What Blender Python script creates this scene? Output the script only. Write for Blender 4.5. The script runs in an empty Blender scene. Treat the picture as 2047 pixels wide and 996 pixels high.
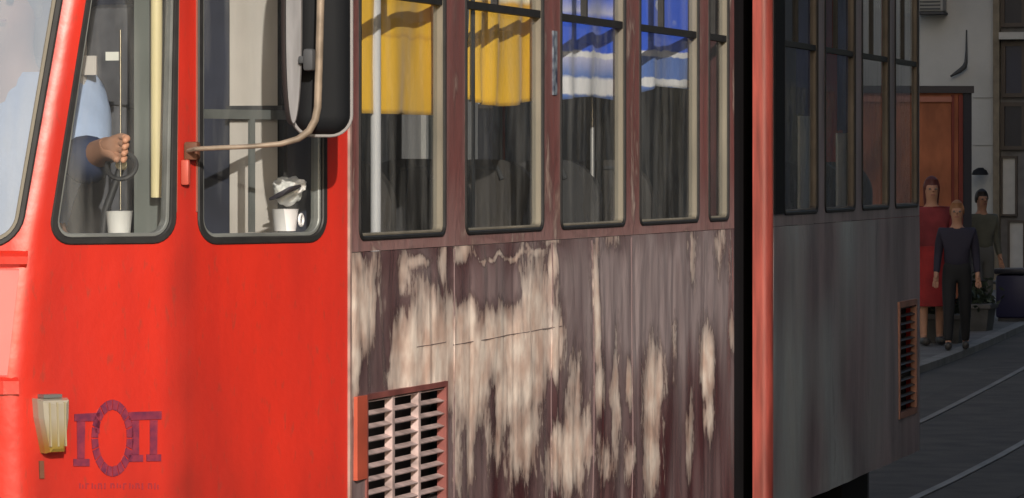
import bpy, bmesh, math, random
from math import sin, cos, tan, pi, radians, sqrt, exp, atan2
from mathutils import Vector, Matrix, noise
from mathutils.geometry import delaunay_2d_cdt
random.seed(5)
SC = bpy.context.scene
COL = SC.collection
# ------------------------------------------------------------------ camera
FPX = 8000.0; TH = radians(16.55); CAMH = 1.9; CAMD = 3.685; HZ = 336.0
cam_d = bpy.data.cameras.new('camera'); cam = bpy.data.objects.new('camera', cam_d); COL.objects.link(cam)
cam.location = (0, -CAMD, CAMH)
cam.rotation_euler = (radians(90), 0, TH - radians(90))
cam_d.sensor_width = 36; cam_d.lens = 36 * FPX / 2047.0
cam_d.shift_y = -(498 - HZ) / 2047.0
cam_d.clip_start = 0.5; cam_d.clip_end = 2000
SC.camera = cam
# ------------------------------------------------------------------ light
SUN_AZ = radians(25); SUN_EL = radians(21)
w = bpy.data.worlds.new('World'); SC.world = w; w.use_nodes = True
nt = w.node_tree; nt.nodes.clear()
sky = nt.nodes.new('ShaderNodeTexSky'); sky.sky_type = 'NISHITA'; sky.sun_disc = False
sky.dust_density = 1.8; sky.ozone_density = .8; sky.sun_elevation = SUN_EL; sky.sun_rotation = atan2(-cos(SUN_AZ), -sin(SUN_AZ))
bg = nt.nodes.new('ShaderNodeBackground'); bg.inputs[1].default_value = 0.13
wo = nt.nodes.new('ShaderNodeOutputWorld')
nt.links.new(sky.outputs[0], bg.inputs[0]); nt.links.new(bg.outputs[0], wo.inputs[0])
sd = bpy.data.lights.new('sun', 'SUN'); sd.energy = 3.8; sd.angle = radians(0.5); sd.color = (1.0, .93, .84)
sun = bpy.data.objects.new('sun', sd); COL.objects.link(sun)
sun.rotation_euler = Vector((cos(SUN_AZ) * cos(SUN_EL), sin(SUN_AZ) * cos(SUN_EL), -sin(SUN_EL))).to_track_quat('-Z', 'Y').to_euler()
SC.view_settings.view_transform = 'Standard'; SC.view_settings.look = 'None'
SC.view_settings.exposure = 0.0; SC.view_settings.gamma = 1.0
SC.cycles.max_bounces = 8; SC.cycles.transparent_max_bounces = 16
SC.cycles.use_denoising = True

# ------------------------------------------------------------------ measuring helpers (survey of the photo)
FW = Vector((cos(TH), sin(TH), 0)); RT = Vector((sin(TH), -cos(TH), 0)); CP = Vector((0, -CAMD, CAMH))
def ray(px, py): return FW + RT * ((px - 1023.5) / FPX) + Vector((0, 0, (HZ - py) / FPX))
def on_y(px, py, Y=0.0):
    d = ray(px, py); return CP + d * ((Y - CP.y) / d.y)
def on_x(px, py, X):
    d = ray(px, py); return CP + d * ((X - CP.x) / d.x)
def on_z(px, py, Z=0.0):
    d = ray(px, py); return CP + d * ((Z - CP.z) / d.z)
def at_depth(px, py, Z): return CP + ray(px, py) * Z
def proj(p):
    v = Vector(p) - CP; Z = v.dot(FW); return 1023.5 + FPX * v.dot(RT) / Z, HZ - FPX * v.z / Z, Z

# ------------------------------------------------------------------ materials
def lin(c):
    if isinstance(c, str): c = [int(c[i:i+2], 16) for i in (0, 2, 4)]
    return tuple(((v / 255) / 12.92 if v / 255 <= .04045 else ((v / 255 + .055) / 1.055) ** 2.4) for v in c) + (1,)
MATS = {}
def mat(name, col, rough=.6, metal=0.0, coat=0.0, var=.0, vscale=6.0, bump=0.0, bscale=40.0, stretch=(1, 1, 1), spec=.5, col2=None):
    if name in MATS: return MATS[name]
    m = bpy.data.materials.new(name); m.use_nodes = True; n = m.node_tree.nodes; l = m.node_tree.links
    b = n['Principled BSDF']; b.inputs['Roughness'].default_value = rough; b.inputs['Metallic'].default_value = metal
    b.inputs['Coat Weight'].default_value = coat; b.inputs['Coat Roughness'].default_value = .08
    b.inputs['Specular IOR Level'].default_value = spec
    if len(col) == 3: col = tuple(col) + (1,)
    b.inputs['Base Color'].default_value = col
    tc = n.new('ShaderNodeTexCoord'); mp = n.new('ShaderNodeMapping'); mp.inputs['Scale'].default_value = stretch
    l.new(tc.outputs['Object'], mp.inputs['Vector'])
    if var or col2:
        t = n.new('ShaderNodeTexNoise'); t.inputs['Scale'].default_value = vscale; t.inputs['Detail'].default_value = 6
        l.new(mp.outputs[0], t.inputs['Vector'])
        r = n.new('ShaderNodeValToRGB'); e = r.color_ramp.elements
        e[0].position = .3; e[1].position = .7
        e[0].color = tuple(c * (1 - var) for c in col[:3]) + (1,)
        e[1].color = tuple((col2 or [c * (1 + var) for c in col[:3]])[:3]) + (1,)
        l.new(t.outputs[0], r.inputs[0]); l.new(r.outputs[0], b.inputs['Base Color'])
    if bump:
        t2 = n.new('ShaderNodeTexNoise'); t2.inputs['Scale'].default_value = bscale; t2.inputs['Detail'].default_value = 4
        l.new(mp.outputs[0], t2.inputs['Vector'])
        bp = n.new('ShaderNodeBump'); bp.inputs['Strength'].default_value = bump; bp.inputs['Distance'].default_value = .01
        l.new(t2.outputs[0], bp.inputs['Height']); l.new(bp.outputs[0], b.inputs['Normal'])
    MATS[name] = m
    return m
def glass(name, tint=(.8, .83, .83), boost=1.0, wav=.02):
    m = bpy.data.materials.new(name); m.use_nodes = True; n = m.node_tree.nodes; l = m.node_tree.links
    n.remove(n['Principled BSDF']); out = n['Material Output']
    tr = n.new('ShaderNodeBsdfTransparent'); tr.inputs[0].default_value = tint + (1,)
    gl = n.new('ShaderNodeBsdfGlossy'); gl.inputs['Roughness'].default_value = .02
    ge = n.new('ShaderNodeNewGeometry'); dt = n.new('ShaderNodeVectorMath'); dt.operation = 'DOT_PRODUCT'
    l.new(ge.outputs['Incoming'], dt.inputs[0]); l.new(ge.outputs['Normal'], dt.inputs[1])
    def mth(op, a, b):
        x = n.new('ShaderNodeMath'); x.operation = op
        for i, v in enumerate((a, b)):
            if isinstance(v, (int, float)): x.inputs[i].default_value = v
            else: l.new(v, x.inputs[i])
        return x.outputs[0]
    # Schlick reflectance of a pane, the same from either side (both surfaces of the pane together)
    c_ = mth('ABSOLUTE', dt.outputs['Value'], 0); f5 = mth('POWER', mth('SUBTRACT', 1.0, c_), 5.0)
    fre = mth('ADD', mth('MULTIPLY', f5, .92), .08)
    mu = n.new('ShaderNodeMath'); mu.operation = 'MULTIPLY'; mu.inputs[1].default_value = boost; mu.use_clamp = True
    mx = n.new('ShaderNodeMixShader'); df = n.new('ShaderNodeBsdfDiffuse'); df.inputs[0].default_value = (.5, .5, .48, 1)
    t = n.new('ShaderNodeTexNoise'); t.inputs['Scale'].default_value = 5; tc = n.new('ShaderNodeTexCoord')
    l.new(tc.outputs['Object'], t.inputs['Vector'])
    bp = n.new('ShaderNodeBump'); bp.inputs['Strength'].default_value = wav; bp.inputs['Distance'].default_value = .02
    l.new(t.outputs[0], bp.inputs['Height']); l.new(bp.outputs[0], gl.inputs['Normal'])
    l.new(fre, mu.inputs[0]); l.new(mu.outputs[0], mx.inputs[0])
    l.new(tr.outputs[0], mx.inputs[1]); l.new(gl.outputs[0], mx.inputs[2])
    mp = n.new('ShaderNodeMapping'); mp.inputs['Scale'].default_value = (15, 15, 2.2); l.new(tc.outputs['Object'], mp.inputs[0])
    t2 = n.new('ShaderNodeTexNoise'); t2.inputs['Scale'].default_value = 1.0; t2.inputs['Detail'].default_value = 5; l.new(mp.outputs[0], t2.inputs[0])
    mr = n.new('ShaderNodeMapRange'); mr.inputs[1].default_value = .45; mr.inputs[2].default_value = .8; mr.inputs[3].default_value = .02; mr.inputs[4].default_value = .22  # pale streaks: dust, heightened to stand for streaky reflections
    l.new(t2.outputs[0], mr.inputs[0]); mx2 = n.new('ShaderNodeMixShader')
    l.new(mr.outputs[0], mx2.inputs[0]); l.new(mx.outputs[0], mx2.inputs[1]); l.new(df.outputs[0], mx2.inputs[2])
    l.new(mx2.outputs[0], out.inputs[0]); return m

M_RUB = mat('rubber', (.018, .017, .017), .55, var=.3, vscale=20)
M_ALU = mat('weathered_aluminium', (.19, .168, .128), .6, metal=.0, var=.25, vscale=9, stretch=(1, 1, .3))
M_BLACK = mat('black_plastic', (.010, .011, .013), .7, spec=.2)
M_DGREY = mat('dark_grey', (.05, .052, .056), .7, var=.3, vscale=7)
M_GLASS = glass('window_glass', (.88, .90, .90), 1.0)
M_WSCR = glass('windscreen_glass', (.8, .84, .88), 6.0)

# ------------------------------------------------------------------ mesh helpers
def link(name, me, m=None, parent=None, smooth=False):
    o = bpy.data.objects.new(name, me); COL.objects.link(o)
    if m is not None:
        for mm in (m if isinstance(m, (list, tuple)) else [m]): me.materials.append(mm)
    if parent is not None: o.parent = parent
    if smooth:
        for p in me.polygons: p.use_smooth = True
    return o
def tag(o, label, cat, group=None, kind=None):
    o['label'] = label; o['category'] = cat
    if group: o['group'] = group
    if kind: o['kind'] = kind
    return o
def struct(o): o['kind'] = 'structure'; return o
def empty(name, loc=(0, 0, 0), rz=0):
    o = bpy.data.objects.new(name, None); COL.objects.link(o); o.location = loc; o.rotation_euler = (0, 0, rz); o.empty_display_size = .2
    return o
class MB:
    def __init__(s): s.bm = bmesh.new()
    def box(s, c, d, rot=None, bev=0.0):
        mtx = Matrix.Translation(c) @ (rot or Matrix.Identity(4)) @ Matrix.Diagonal((*d, 1))
        r = bmesh.ops.create_cube(s.bm, size=1, matrix=mtx)
        if bev:
            es = list({e for v in r['verts'] for e in v.link_edges})
            bmesh.ops.bevel(s.bm, geom=es, offset=bev, segments=2, affect='EDGES', profile=.5)
        return s
    def bb(s, x0, x1, y0, y1, z0, z1, bev=0.0):
        return s.box(((x0+x1)/2, (y0+y1)/2, (z0+z1)/2), (abs(x1-x0), abs(y1-y0), abs(z1-z0)), bev=bev)
    def tube(s, pts, r, n=12, cap=True):
        pts = [Vector(p) for p in pts]; rs = r if isinstance(r, (list, tuple)) else [r] * len(pts); rings = []
        up = None
        for i, p in enumerate(pts):
            a = pts[max(0, i-1)]; b = pts[min(len(pts)-1, i+1)]; t = (b - a).normalized()
            if up is None: up = Vector((0, 0, 1)) if abs(t.z) < .9 else Vector((1, 0, 0))
            x = t.cross(up).normalized(); y = x.cross(t).normalized(); up = y
            rings.append([s.bm.verts.new(p + (x * cos(2*pi*k/n) + y * sin(2*pi*k/n)) * rs[i]) for k in range(n)])
        for A, B in zip(rings, rings[1:]):
            for k in range(n): s.bm.faces.new((A[k], A[(k+1) % n], B[(k+1) % n], B[k]))
        if cap: s.bm.faces.new(rings[0][::-1]); s.bm.faces.new(rings[-1])
        return s
    def lathe(s, prof, c, n=24, mtx=None):
        rings = []; c = Vector(c)
        for (r, z) in prof:
            rings.append([s.bm.verts.new(c + ((mtx or Matrix.Identity(3)) @ Vector((r*cos(2*pi*k/n), r*sin(2*pi*k/n), z)))) for k in range(n)])
        for A, B in zip(rings, rings[1:]):
            for k in range(n): s.bm.faces.new((A[k], A[(k+1) % n], B[(k+1) % n], B[k]))
        s.bm.faces.new(rings[0][::-1]); s.bm.faces.new(rings[-1]); return s
    def prism(s, poly, fn, n0, n1):
        a = [s.bm.verts.new(fn(u, z, n0)) for u, z in poly]; b = [s.bm.verts.new(fn(u, z, n1)) for u, z in poly]; k = len(poly)
        s.bm.faces.new(a); s.bm.faces.new(b[::-1])
        for i in range(k): s.bm.faces.new((a[i], b[i], b[(i+1) % k], a[(i+1) % k]))
        return s
    def build(s, name, m, parent=None, smooth=False):
        bmesh.ops.recalc_face_normals(s.bm, faces=s.bm.faces)
        me = bpy.data.meshes.new(name); s.bm.to_mesh(me); s.bm.free()
        o = link(name, me, m, parent)
        if smooth: shade_auto(me)
        return o
def shade_auto(me, ang=40):
    for p in me.polygons: p.use_smooth = True
    try: me.set_sharp_from_angle(angle=radians(ang))
    except Exception: pass
def rrect(u0, u1, z0, z1, r, n=6):
    pts = []
    for cx, cz, a0 in ((u1-r, z0+r, -90), (u1-r, z1-r, 0), (u0+r, z1-r, 90), (u0+r, z0+r, 180)):
        for k in range(n+1):
            a = radians(a0 + 90*k/n); pts.append((cx + r*cos(a), cz + r*sin(a)))
    return pts
def inset(loop, d):
    n = len(loop); out = []
    for i in range(n):
        p0 = Vector(loop[i-1]); p = Vector(loop[i]); p1 = Vector(loop[(i+1) % n])
        t = (p1 - p0); t = t.normalized() if t.length else Vector((1, 0)); out.append(tuple(p + Vector((-t.y, t.x)) * d))
    return out
def subdiv_loop(loop, step):
    out = []
    for i in range(len(loop)):
        a = Vector(loop[i]); b = Vector(loop[(i+1) % len(loop)]); k = max(1, int((b-a).length/step))
        for j in range(k): out.append(tuple(a + (b-a)*j/k))
    return out
def skin(name, S, u0, u1, z0, z1, holes, du, dz, m, parent, thick=.03):
    """sheet-metal skin with real window openings, given thickness"""
    co = []; ed = []; fc = []
    def addloop(lp):
        b = len(co); co.extend(Vector(p) for p in lp); k = len(lp); ed.extend((b+i, b+(i+1) % k) for i in range(k))
    addloop(subdiv_loop([(u0, z0), (u1, z0), (u1, z1), (u0, z1)], min(du, dz)))
    for h in holes: addloop(h)
    hb = [(min(p[0] for p in h), max(p[0] for p in h), min(p[1] for p in h), max(p[1] for p in h)) for h in holes]
    u = u0 + du
    while u < u1 - du*.4:
        z = z0 + dz
        while z < z1 - dz*.4:
            if not any(a-.012 < u < b+.012 and c-.012 < z < d+.012 for a, b, c, d in hb): co.append(Vector((u, z)))
            z += dz
        u += du
    vs, es, fs, _, _, _ = delaunay_2d_cdt(co, ed, [], 0, 1e-5, False)
    def inhole(p, h):
        c = False; n = len(h); j = n-1
        for i in range(n):
            if (h[i][1] > p[1]) != (h[j][1] > p[1]) and p[0] < (h[j][0]-h[i][0])*(p[1]-h[i][1])/(h[j][1]-h[i][1]) + h[i][0]: c = not c
            j = i
        return c
    keep = []
    for f in fs:
        cc = ((sum(vs[i][0] for i in f)/len(f)), (sum(vs[i][1] for i in f)/len(f)))
        if not any(inhole(cc, h) for h in holes): keep.append(tuple(f))
    bm = bmesh.new(); bv = [bm.verts.new(S(v[0], v[1], 0)) for v in vs]
    for f in keep: bm.faces.new([bv[i] for i in f])
    bmesh.ops.delete(bm, geom=[v for v in bm.verts if not v.link_faces], context='VERTS')
    bm.normal_update()
    g = bmesh.ops.extrude_face_region(bm, geom=list(bm.faces))
    mid = S((u0+u1)/2, (z0+z1)/2, 0) - S((u0+u1)/2, (z0+z1)/2, 1.0)
    nrm = {}
    for ele in g['geom']:
        if isinstance(ele, bmesh.types.BMVert): nrm[ele] = 1
    # pushed inwards along the local normal
    fin = [e for e in g['geom'] if isinstance(e, bmesh.types.BMFace)]
    vn = {}
    for f in fin:
        f.normal_update()
        for v in f.verts: vn.setdefault(v, Vector()); vn[v] += f.normal
    for v, n_ in vn.items():
        n_.normalize()
        if n_.dot(mid) < 0: n_ = -n_
        v.co += n_ * thick
    bmesh.ops.recalc_face_normals(bm, faces=bm.faces)
    me = bpy.data.meshes.new(name); bm.to_mesh(me); bm.free()
    shade_auto(me, 50); return link(name, me, m, parent)
def ring(name, S, loop, outw, inw, n0, n1, m, parent, bev=.0):
    A = inset(loop, -outw); B = inset(loop, inw); bm = bmesh.new(); k = len(loop)
    prof = [(A, n0), (A, n1 - bev), (inset(loop, -outw + bev), n1), (inset(loop, inw - bev), n1), (B, n1 - bev), (B, n0)] if bev else [(A, n0), (A, n1), (B, n1), (B, n0)]
    R = [[bm.verts.new(S(u, z, n)) for u, z in L] for L, n in prof]
    for a, b in zip(R, R[1:] + R[:1]):
        for i in range(k): bm.faces.new((a[i], a[(i+1) % k], b[(i+1) % k], b[i]))
    bmesh.ops.recalc_face_normals(bm, faces=bm.faces)
    me = bpy.data.meshes.new(name); bm.to_mesh(me); bm.free(); shade_auto(me, 35)
    return link(name, me, m, parent)
def pane(name, S, loop, n, m, parent):
    u0 = min(p[0] for p in loop); u1 = max(p[0] for p in loop); z0 = min(p[1] for p in loop); z1 = max(p[1] for p in loop)
    bm = bmesh.new(); N = 6; g = [[bm.verts.new(S(u0+(u1-u0)*i/N, z0+(z1-z0)*j/N, n)) for j in range(N+1)] for i in range(N+1)]
    for i in range(N):
        for j in range(N): bm.faces.new((g[i][j], g[i+1][j], g[i+1][j+1], g[i][j+1]))
    me = bpy.data.meshes.new(name); bm.to_mesh(me); bm.free(); return link(name, me, m, parent, True)
def sbox(mb, S, u0, u1, z0, z1, n0, n1):
    mb.prism([(u0, z0), (u1, z0), (u1, z1), (u0, z1)], S, n0, n1)

# ------------------------------------------------------------------ ground
def sheet(name, poly, z, m):
    me = bpy.data.meshes.new(name); me.from_pydata([(x, y, z) for x, y in poly], [], [list(range(len(poly)))]); return struct(link(name, me, m))
M_ASPH = mat('asphalt', (.060, .051, .044), .85, var=.35, vscale=1.3, bump=.5, bscale=60)
M_ASPH2 = mat('asphalt_track_bed', (.055, .045, .039), .85, var=.4, vscale=3, bump=.5, bscale=50)
M_PAVE = mat('paving_slabs', (.13, .125, .12), .8, var=.3, vscale=1.6, bump=.4, bscale=30)
sheet('ground', [(-600, -600), (600, -600), (600, 600), (-600, 600)], 0, M_ASPH)
def trackc(x):
    P = [(-60, 1.1), (18, 1.1), (24.2, 1.08), (29.2, 1.35), (37.4, 1.93), (48.2, 2.72), (57, 3.4), (120, 8.6), (200, 15.)]
    for (a, b), (c, d) in zip(P, P[1:]):
        if x <= c: return b + (d-b)*(x-a)/(c-a)
    return P[-1][1]
def kerby(x):
    P = [(-60, 2.95), (20, 2.95), (36.7, 3.29), (48.2, 4.17), (60, 5.08), (200, 16)]
    for (a, b), (c, d) in zip(P, P[1:]):
        if x <= c: return b + (d-b)*(x-a)/(c-a)
    return P[-1][1]
_tc, _kb = trackc, kerby
trackc = lambda x: sum(_tc(x+o) for o in (-5, -2.5, 0, 2.5, 5))/5
kerby = lambda x: sum(_kb(x+o) for o in (-5, -2.5, 0, 2.5, 5))/5
def ribbon(name, f0, f1, z0, z1, xs, m):
    bm = bmesh.new(); R = []
    for x in xs: R.append([bm.verts.new((x, f0(x), z0)), bm.verts.new((x, f0(x), z1)), bm.verts.new((x, f1(x), z1)), bm.verts.new((x, f1(x), z0))])
    for a, b in zip(R, R[1:]):
        for i in range(3): bm.faces.new((a[i], b[i], b[i+1], a[i+1]))
    bmesh.ops.recalc_face_normals(bm, faces=bm.faces)
    me = bpy.data.meshes.new(name); bm.to_mesh(me); bm.free(); return struct(link(name, me, m))
XS = [-60 + 3*i for i in range(27)] + [20 + 2*i for i in range(60)]
XS = sorted(set(XS))
ribbon('track_bed', lambda x: trackc(x)-1.05, lambda x: trackc(x)+.85, -.02, .004, XS, M_ASPH2)
M_RAIL = mat('polished_rail', (.13, .12, .11), .55, metal=.3, var=.4, vscale=2)
for s in (-.5, .5):
    r = ribbon('rail', lambda x, s=s: trackc(x)+s-.028, lambda x, s=s: trackc(x)+s+.028, -.02, .012, XS, M_RAIL)
M_KERB = mat('kerb_stone', (.19, .185, .175), .8, var=.25, vscale=3)
ribbon('kerb', lambda x: kerby(x)-.14, kerby, -.05, .07, XS, M_KERB)
ribbon('pavement', lambda x: kerby(x)+.003, lambda x: 30, -.05, .066, XS, M_PAVE)
ribbon('right_pavement', lambda x: -6.5, lambda x: -4.9, -.05, .11, XS, M_PAVE)

# ------------------------------------------------------------------ tram
tram = empty('articulated_tram', (13, 1.1, 0))
tag(tram, 'old red two-section city tram with pale reflections painted on its maroon flank, filling the picture', 'tram')
T = Matrix.Translation((-13, -1.1, 0))
def under(o):   # keep world coordinates when parented to the tram root
    o.matrix_parent_inverse = T; return o
class P_:       # group marker
    pass
# --- paint materials
def paint_red():
    m = bpy.data.materials.new('red_paint'); m.use_nodes = True; n = m.node_tree.nodes; l = m.node_tree.links; b = n['Principled BSDF']
    b.inputs['Roughness'].default_value = .38; b.inputs['Coat Weight'].default_value = .55; b.inputs['Coat Roughness'].default_value = .16
    tc = n.new('ShaderNodeTexCoord'); mp = n.new('ShaderNodeMapping'); mp.inputs['Scale'].default_value = (7, 7, .7); l.new(tc.outputs['Object'], mp.inputs[0])
    t = n.new('ShaderNodeTexNoise'); t.inputs['Scale'].default_value = 1; t.inputs['Detail'].default_value = 7; l.new(mp.outputs[0], t.inputs[0])
    r = n.new('ShaderNodeValToRGB'); e = r.color_ramp.elements; e[0].position = .32; e[1].position = .6
    e[0].color = (.48, .024, .014, 1); e[1].color = (.60, .028, .013, 1)
    l.new(t.outputs[0], r.inputs[0])
    mpd = n.new('ShaderNodeMapping'); mpd.inputs['Scale'].default_value = (70, 70, 22); l.new(tc.outputs['Object'], mpd.inputs[0])
    td = n.new('ShaderNodeTexNoise'); td.inputs['Scale'].default_value = 1; td.inputs['Detail'].default_value = 3; l.new(mpd.outputs[0], td.inputs[0])
    md_ = n.new('ShaderNodeMapRange'); md_.inputs[1].default_value = .60; md_.inputs[2].default_value = .75; md_.inputs[4].default_value = .45; l.new(td.outputs[0], md_.inputs[0])
    mxd = n.new('ShaderNodeMix'); mxd.data_type = 'RGBA'; mxd.inputs[7].default_value = (.26, .05, .03, 1); l.new(md_.outputs[0], mxd.inputs[0]); l.new(r.outputs[0], mxd.inputs[6]); r = mxd
    at = n.new('ShaderNodeAttribute'); at.attribute_name = 'dark_bands'
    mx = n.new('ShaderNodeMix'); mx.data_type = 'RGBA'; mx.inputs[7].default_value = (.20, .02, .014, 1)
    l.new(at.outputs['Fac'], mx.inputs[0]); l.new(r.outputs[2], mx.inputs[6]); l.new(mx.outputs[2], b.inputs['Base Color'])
    t2 = n.new('ShaderNodeTexNoise'); t2.inputs['Scale'].default_value = 5; t2.inputs['Detail'].default_value = 5; l.new(tc.outputs['Object'], t2.inputs[0])
    bp = n.new('ShaderNodeBump'); bp.inputs['Strength'].default_value = .4; bp.inputs['Distance'].default_value = .018
    l.new(t2.outputs[0], bp.inputs['Height']); l.new(bp.outputs[0], b.inputs['Normal'])
    return m
M_RED = paint_red()
def paint_worn_glints(name, base, mauve, pale, rough=.3):
    m = bpy.data.materials.new(name); m.use_nodes = True; n = m.node_tree.nodes; l = m.node_tree.links; b = n['Principled BSDF']
    b.inputs['Roughness'].default_value = rough
    tc = n.new('ShaderNodeTexCoord')
    def nz(sc, scale, det=6):
        mp = n.new('ShaderNodeMapping'); mp.inputs['Scale'].default_value = sc; l.new(tc.outputs['Object'], mp.inputs[0])
        t = n.new('ShaderNodeTexNoise'); t.inputs['Scale'].default_value = scale; t.inputs['Detail'].default_value = det; l.new(mp.outputs[0], t.inputs[0]); return t
    def math_(op, a, bb, clamp=False):
        x = n.new('ShaderNodeMath'); x.operation = op; x.use_clamp = clamp
        for i, v in enumerate((a, bb)):
            if hasattr(v, 'links') or not isinstance(v, (int, float)): l.new(v, x.inputs[i])
            else: x.inputs[i].default_value = v
        return x.outputs[0]
    a1 = n.new('ShaderNodeAttribute'); a1.attribute_name = 'glint_wear'; a2 = n.new('ShaderNodeAttribute'); a2.attribute_name = 'sheen_fade'
    n1 = nz((11, 11, 3.6), 1.0, 7); n1.inputs['Distortion'].default_value = .7; n5 = nz((18, 18, 3.2), 1.0, 6); n2 = nz((5, 5, 1.2), 1.0); n3 = nz((50, 50, 24), 1.0); n4 = nz((9, 9, 9), 1.0, 8)
    r = n.new('ShaderNodeValToRGB'); e = r.color_ramp.elements; e[0].position = .3; e[1].position = .7
    e[0].color = tuple(c*.6 for c in base) + (1,); e[1].color = tuple(c*1.3 for c in base) + (1,); l.new(n2.outputs[0], r.inputs[0])
    f2 = math_('MULTIPLY', a2.outputs['Fac'], math_('ADD', .45, n1.outputs[0]), True)
    m1 = n.new('ShaderNodeMix'); m1.data_type = 'RGBA'; f2 = math_('MULTIPLY', f2, math_('ADD', .75, math_('MULTIPLY', n5.outputs[0], .5)), True); l.new(f2, m1.inputs[0]); l.new(r.outputs[0], m1.inputs[6]); m1.inputs[7].default_value = mauve + (1,)
    # wear: streaky noise around worn patches and painted reflections
    f1 = math_('ADD', math_('MULTIPLY', a1.outputs['Fac'], 1.5), math_('MULTIPLY', math_('SUBTRACT', n1.outputs[0], .5), 2.1))
    f1 = math_('ADD', f1, math_('MULTIPLY', math_('SUBTRACT', n3.outputs[0], .5), 1.0))
    f1 = math_('ADD', f1, math_('MULTIPLY', math_('SUBTRACT', n5.outputs[0], .5), .7))
    def sst(v, a, b_):
        q = n.new('ShaderNodeMapRange'); q.interpolation_type = 'SMOOTHSTEP'; q.inputs[1].default_value = a; q.inputs[2].default_value = b_; l.new(v, q.inputs[0]); return q.outputs[0]
    gate = math_('MULTIPLY', a1.outputs['Fac'], 6.0, True); raw = f1
    # dark rim around each pale patch, painted reflections included
    st_ = math_('MULTIPLY', math_('MULTIPLY', sst(raw, .10, .55), math_('SUBTRACT', 1.0, sst(raw, .55, 1.1))), math_('MULTIPLY', gate, .5))
    ms = n.new('ShaderNodeMix'); ms.data_type = 'RGBA'; l.new(st_, ms.inputs[0]); l.new(m1.outputs[2], ms.inputs[6]); ms.inputs[7].default_value = (base[0]*.35, base[1]*.4, base[2]*.45, 1)
    f1 = math_('MULTIPLY', math_('ADD', math_('MULTIPLY', sst(raw, .34, .95), .58), math_('MULTIPLY', sst(raw, .8, 1.7), .42)), gate, True)
    m1 = ms
    m2 = n.new('ShaderNodeMix'); m2.data_type = 'RGBA'; l.new(f1, m2.inputs[0]); l.new(m1.outputs[2], m2.inputs[6]); 
    r4 = n.new('ShaderNodeValToRGB'); q4 = r4.color_ramp.elements; q4[0].position = .35; q4[1].position = .62
    q4[0].color = (pale[0]*.72, pale[1]*.62, pale[2]*.60, 1); q4[1].color = (min(1, pale[0]*1.05), min(1, pale[1]*1.08), min(1, pale[2]*1.12), 1)
    l.new(n4.outputs[0], r4.inputs[0]); l.new(r4.outputs[0], m2.inputs[7])
    l.new(m2.outputs[2], b.inputs['Base Color'])
    rr = math_('ADD', math_('MULTIPLY', f1, .18), rough); l.new(rr, b.inputs['Roughness'])
    bp = n.new('ShaderNodeBump'); bp.inputs['Strength'].default_value = .6; bp.inputs['Distance'].default_value = .010
    l.new(n1.outputs[0], bp.inputs['Height']); l.new(bp.outputs[0], b.inputs['Normal'])
    return m
M_MAR = paint_worn_glints('maroon_painted_reflections', (.095, .028, .030), (.37, .295, .295), (.97, .79, .66), .24)  # pale and mauve tones paint reflections into the flank colour
M_GRY = paint_worn_glints('dull_grey_paint', (.34, .28, .30), (.52, .57, .58), (.42, .38, .38), .5)
M_SALM = mat('sunfaded_red_edge', (.42, .075, .055), .45, coat=.5, var=.45, vscale=5, stretch=(6, 6, .5)); M_SALM.node_tree.nodes['Principled BSDF'].inputs['Coat Roughness'].default_value = .28

# --- cab outline with fillets
A1, A2 = radians(25), radians(40)
Q0 = Vector((10.771, 0)); Q1 = Vector((10.1927, .26967)); Q2 = Vector((9.829, .57483))
QF = Vector((9.735, 1.1))
pts = [Q0, Q1, Q2, QF] + [Vector((p.x, 2.2 - p.y)) for p in (Q2, Q1, Q0)]
rad = [0, .25, .045, 3.0, .045, .25, 0]
def fillet(pts, rad):
    out = [pts[0]]
    for i in range(1, len(pts)-1):
        a, p, b = pts[i-1], pts[i], pts[i+1]; d0 = (a-p).normalized(); d1 = (b-p).normalized()
        ang = d0.angle(d1)
        t = rad[i] / tan(ang/2); t = min(t, .45*(a-p).length, .45*(b-p).length); r = t * tan(ang/2)
        c = p + (d0+d1).normalized() * (r / sin(ang/2)); s = p + d0*t; e = p + d1*t
        for k in range(9):
            f = k/8; v = (s-c).lerp(e-c, f); v = v.normalized() * r; out.append(c + v)
    out.append(pts[-1]); return out
OUT = fillet(pts, rad)
CUM = [0]
for a, b in zip(OUT, OUT[1:]): CUM.append(CUM[-1] + (b-a).length)
ULEN = CUM[-1]
def cab_base(u):
    u = max(0, min(ULEN, u))
    for i in range(len(OUT)-1):
        if u <= CUM[i+1] or i == len(OUT)-2:
            t = (u-CUM[i])/(CUM[i+1]-CUM[i]); d = (OUT[i+1]-OUT[i]).normalized(); return OUT[i].lerp(OUT[i+1], t), Vector((-d.y, d.x))
uq1 = (Q1-Q0).length; uq2 = uq1 + (Q2-Q1).length
def lean(z):
    if z > 1.69: return .20*(z-1.69)
    if z > 1.33: return -.045*(1.69-z)/.36
    return -.045 + .02*min(1, (1.33-z)/.5)
def smooth(t): t = max(0, min(1, t)); return t*t*(3-2*t)
def cab_xy(u, z):
    p, n = cab_base(u)
    um = min(u, ULEN-u)
    w_ = max(0, min(1, (um-uq1)/(uq2-uq1)))
    v = Vector((cos(A2), -sin(A2)*max(-1, min(1, (1.1-p.y)/.525))))
    return p + v*(lean(z)*w_)
def Scab(u, z, n):
    p = cab_xy(u, z); e = .004
    a = cab_xy(u-e, z); b = cab_xy(u+e, z); d = (b-a).normalized(); nn = Vector((d.y, -d.x))
    # outward = away from the inside of the cab
    if nn.dot(p - Vector((11.5, 1.1))) < 0: nn = -nn
    p = p + nn*n
    return Vector((p.x, p.y, z))
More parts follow.
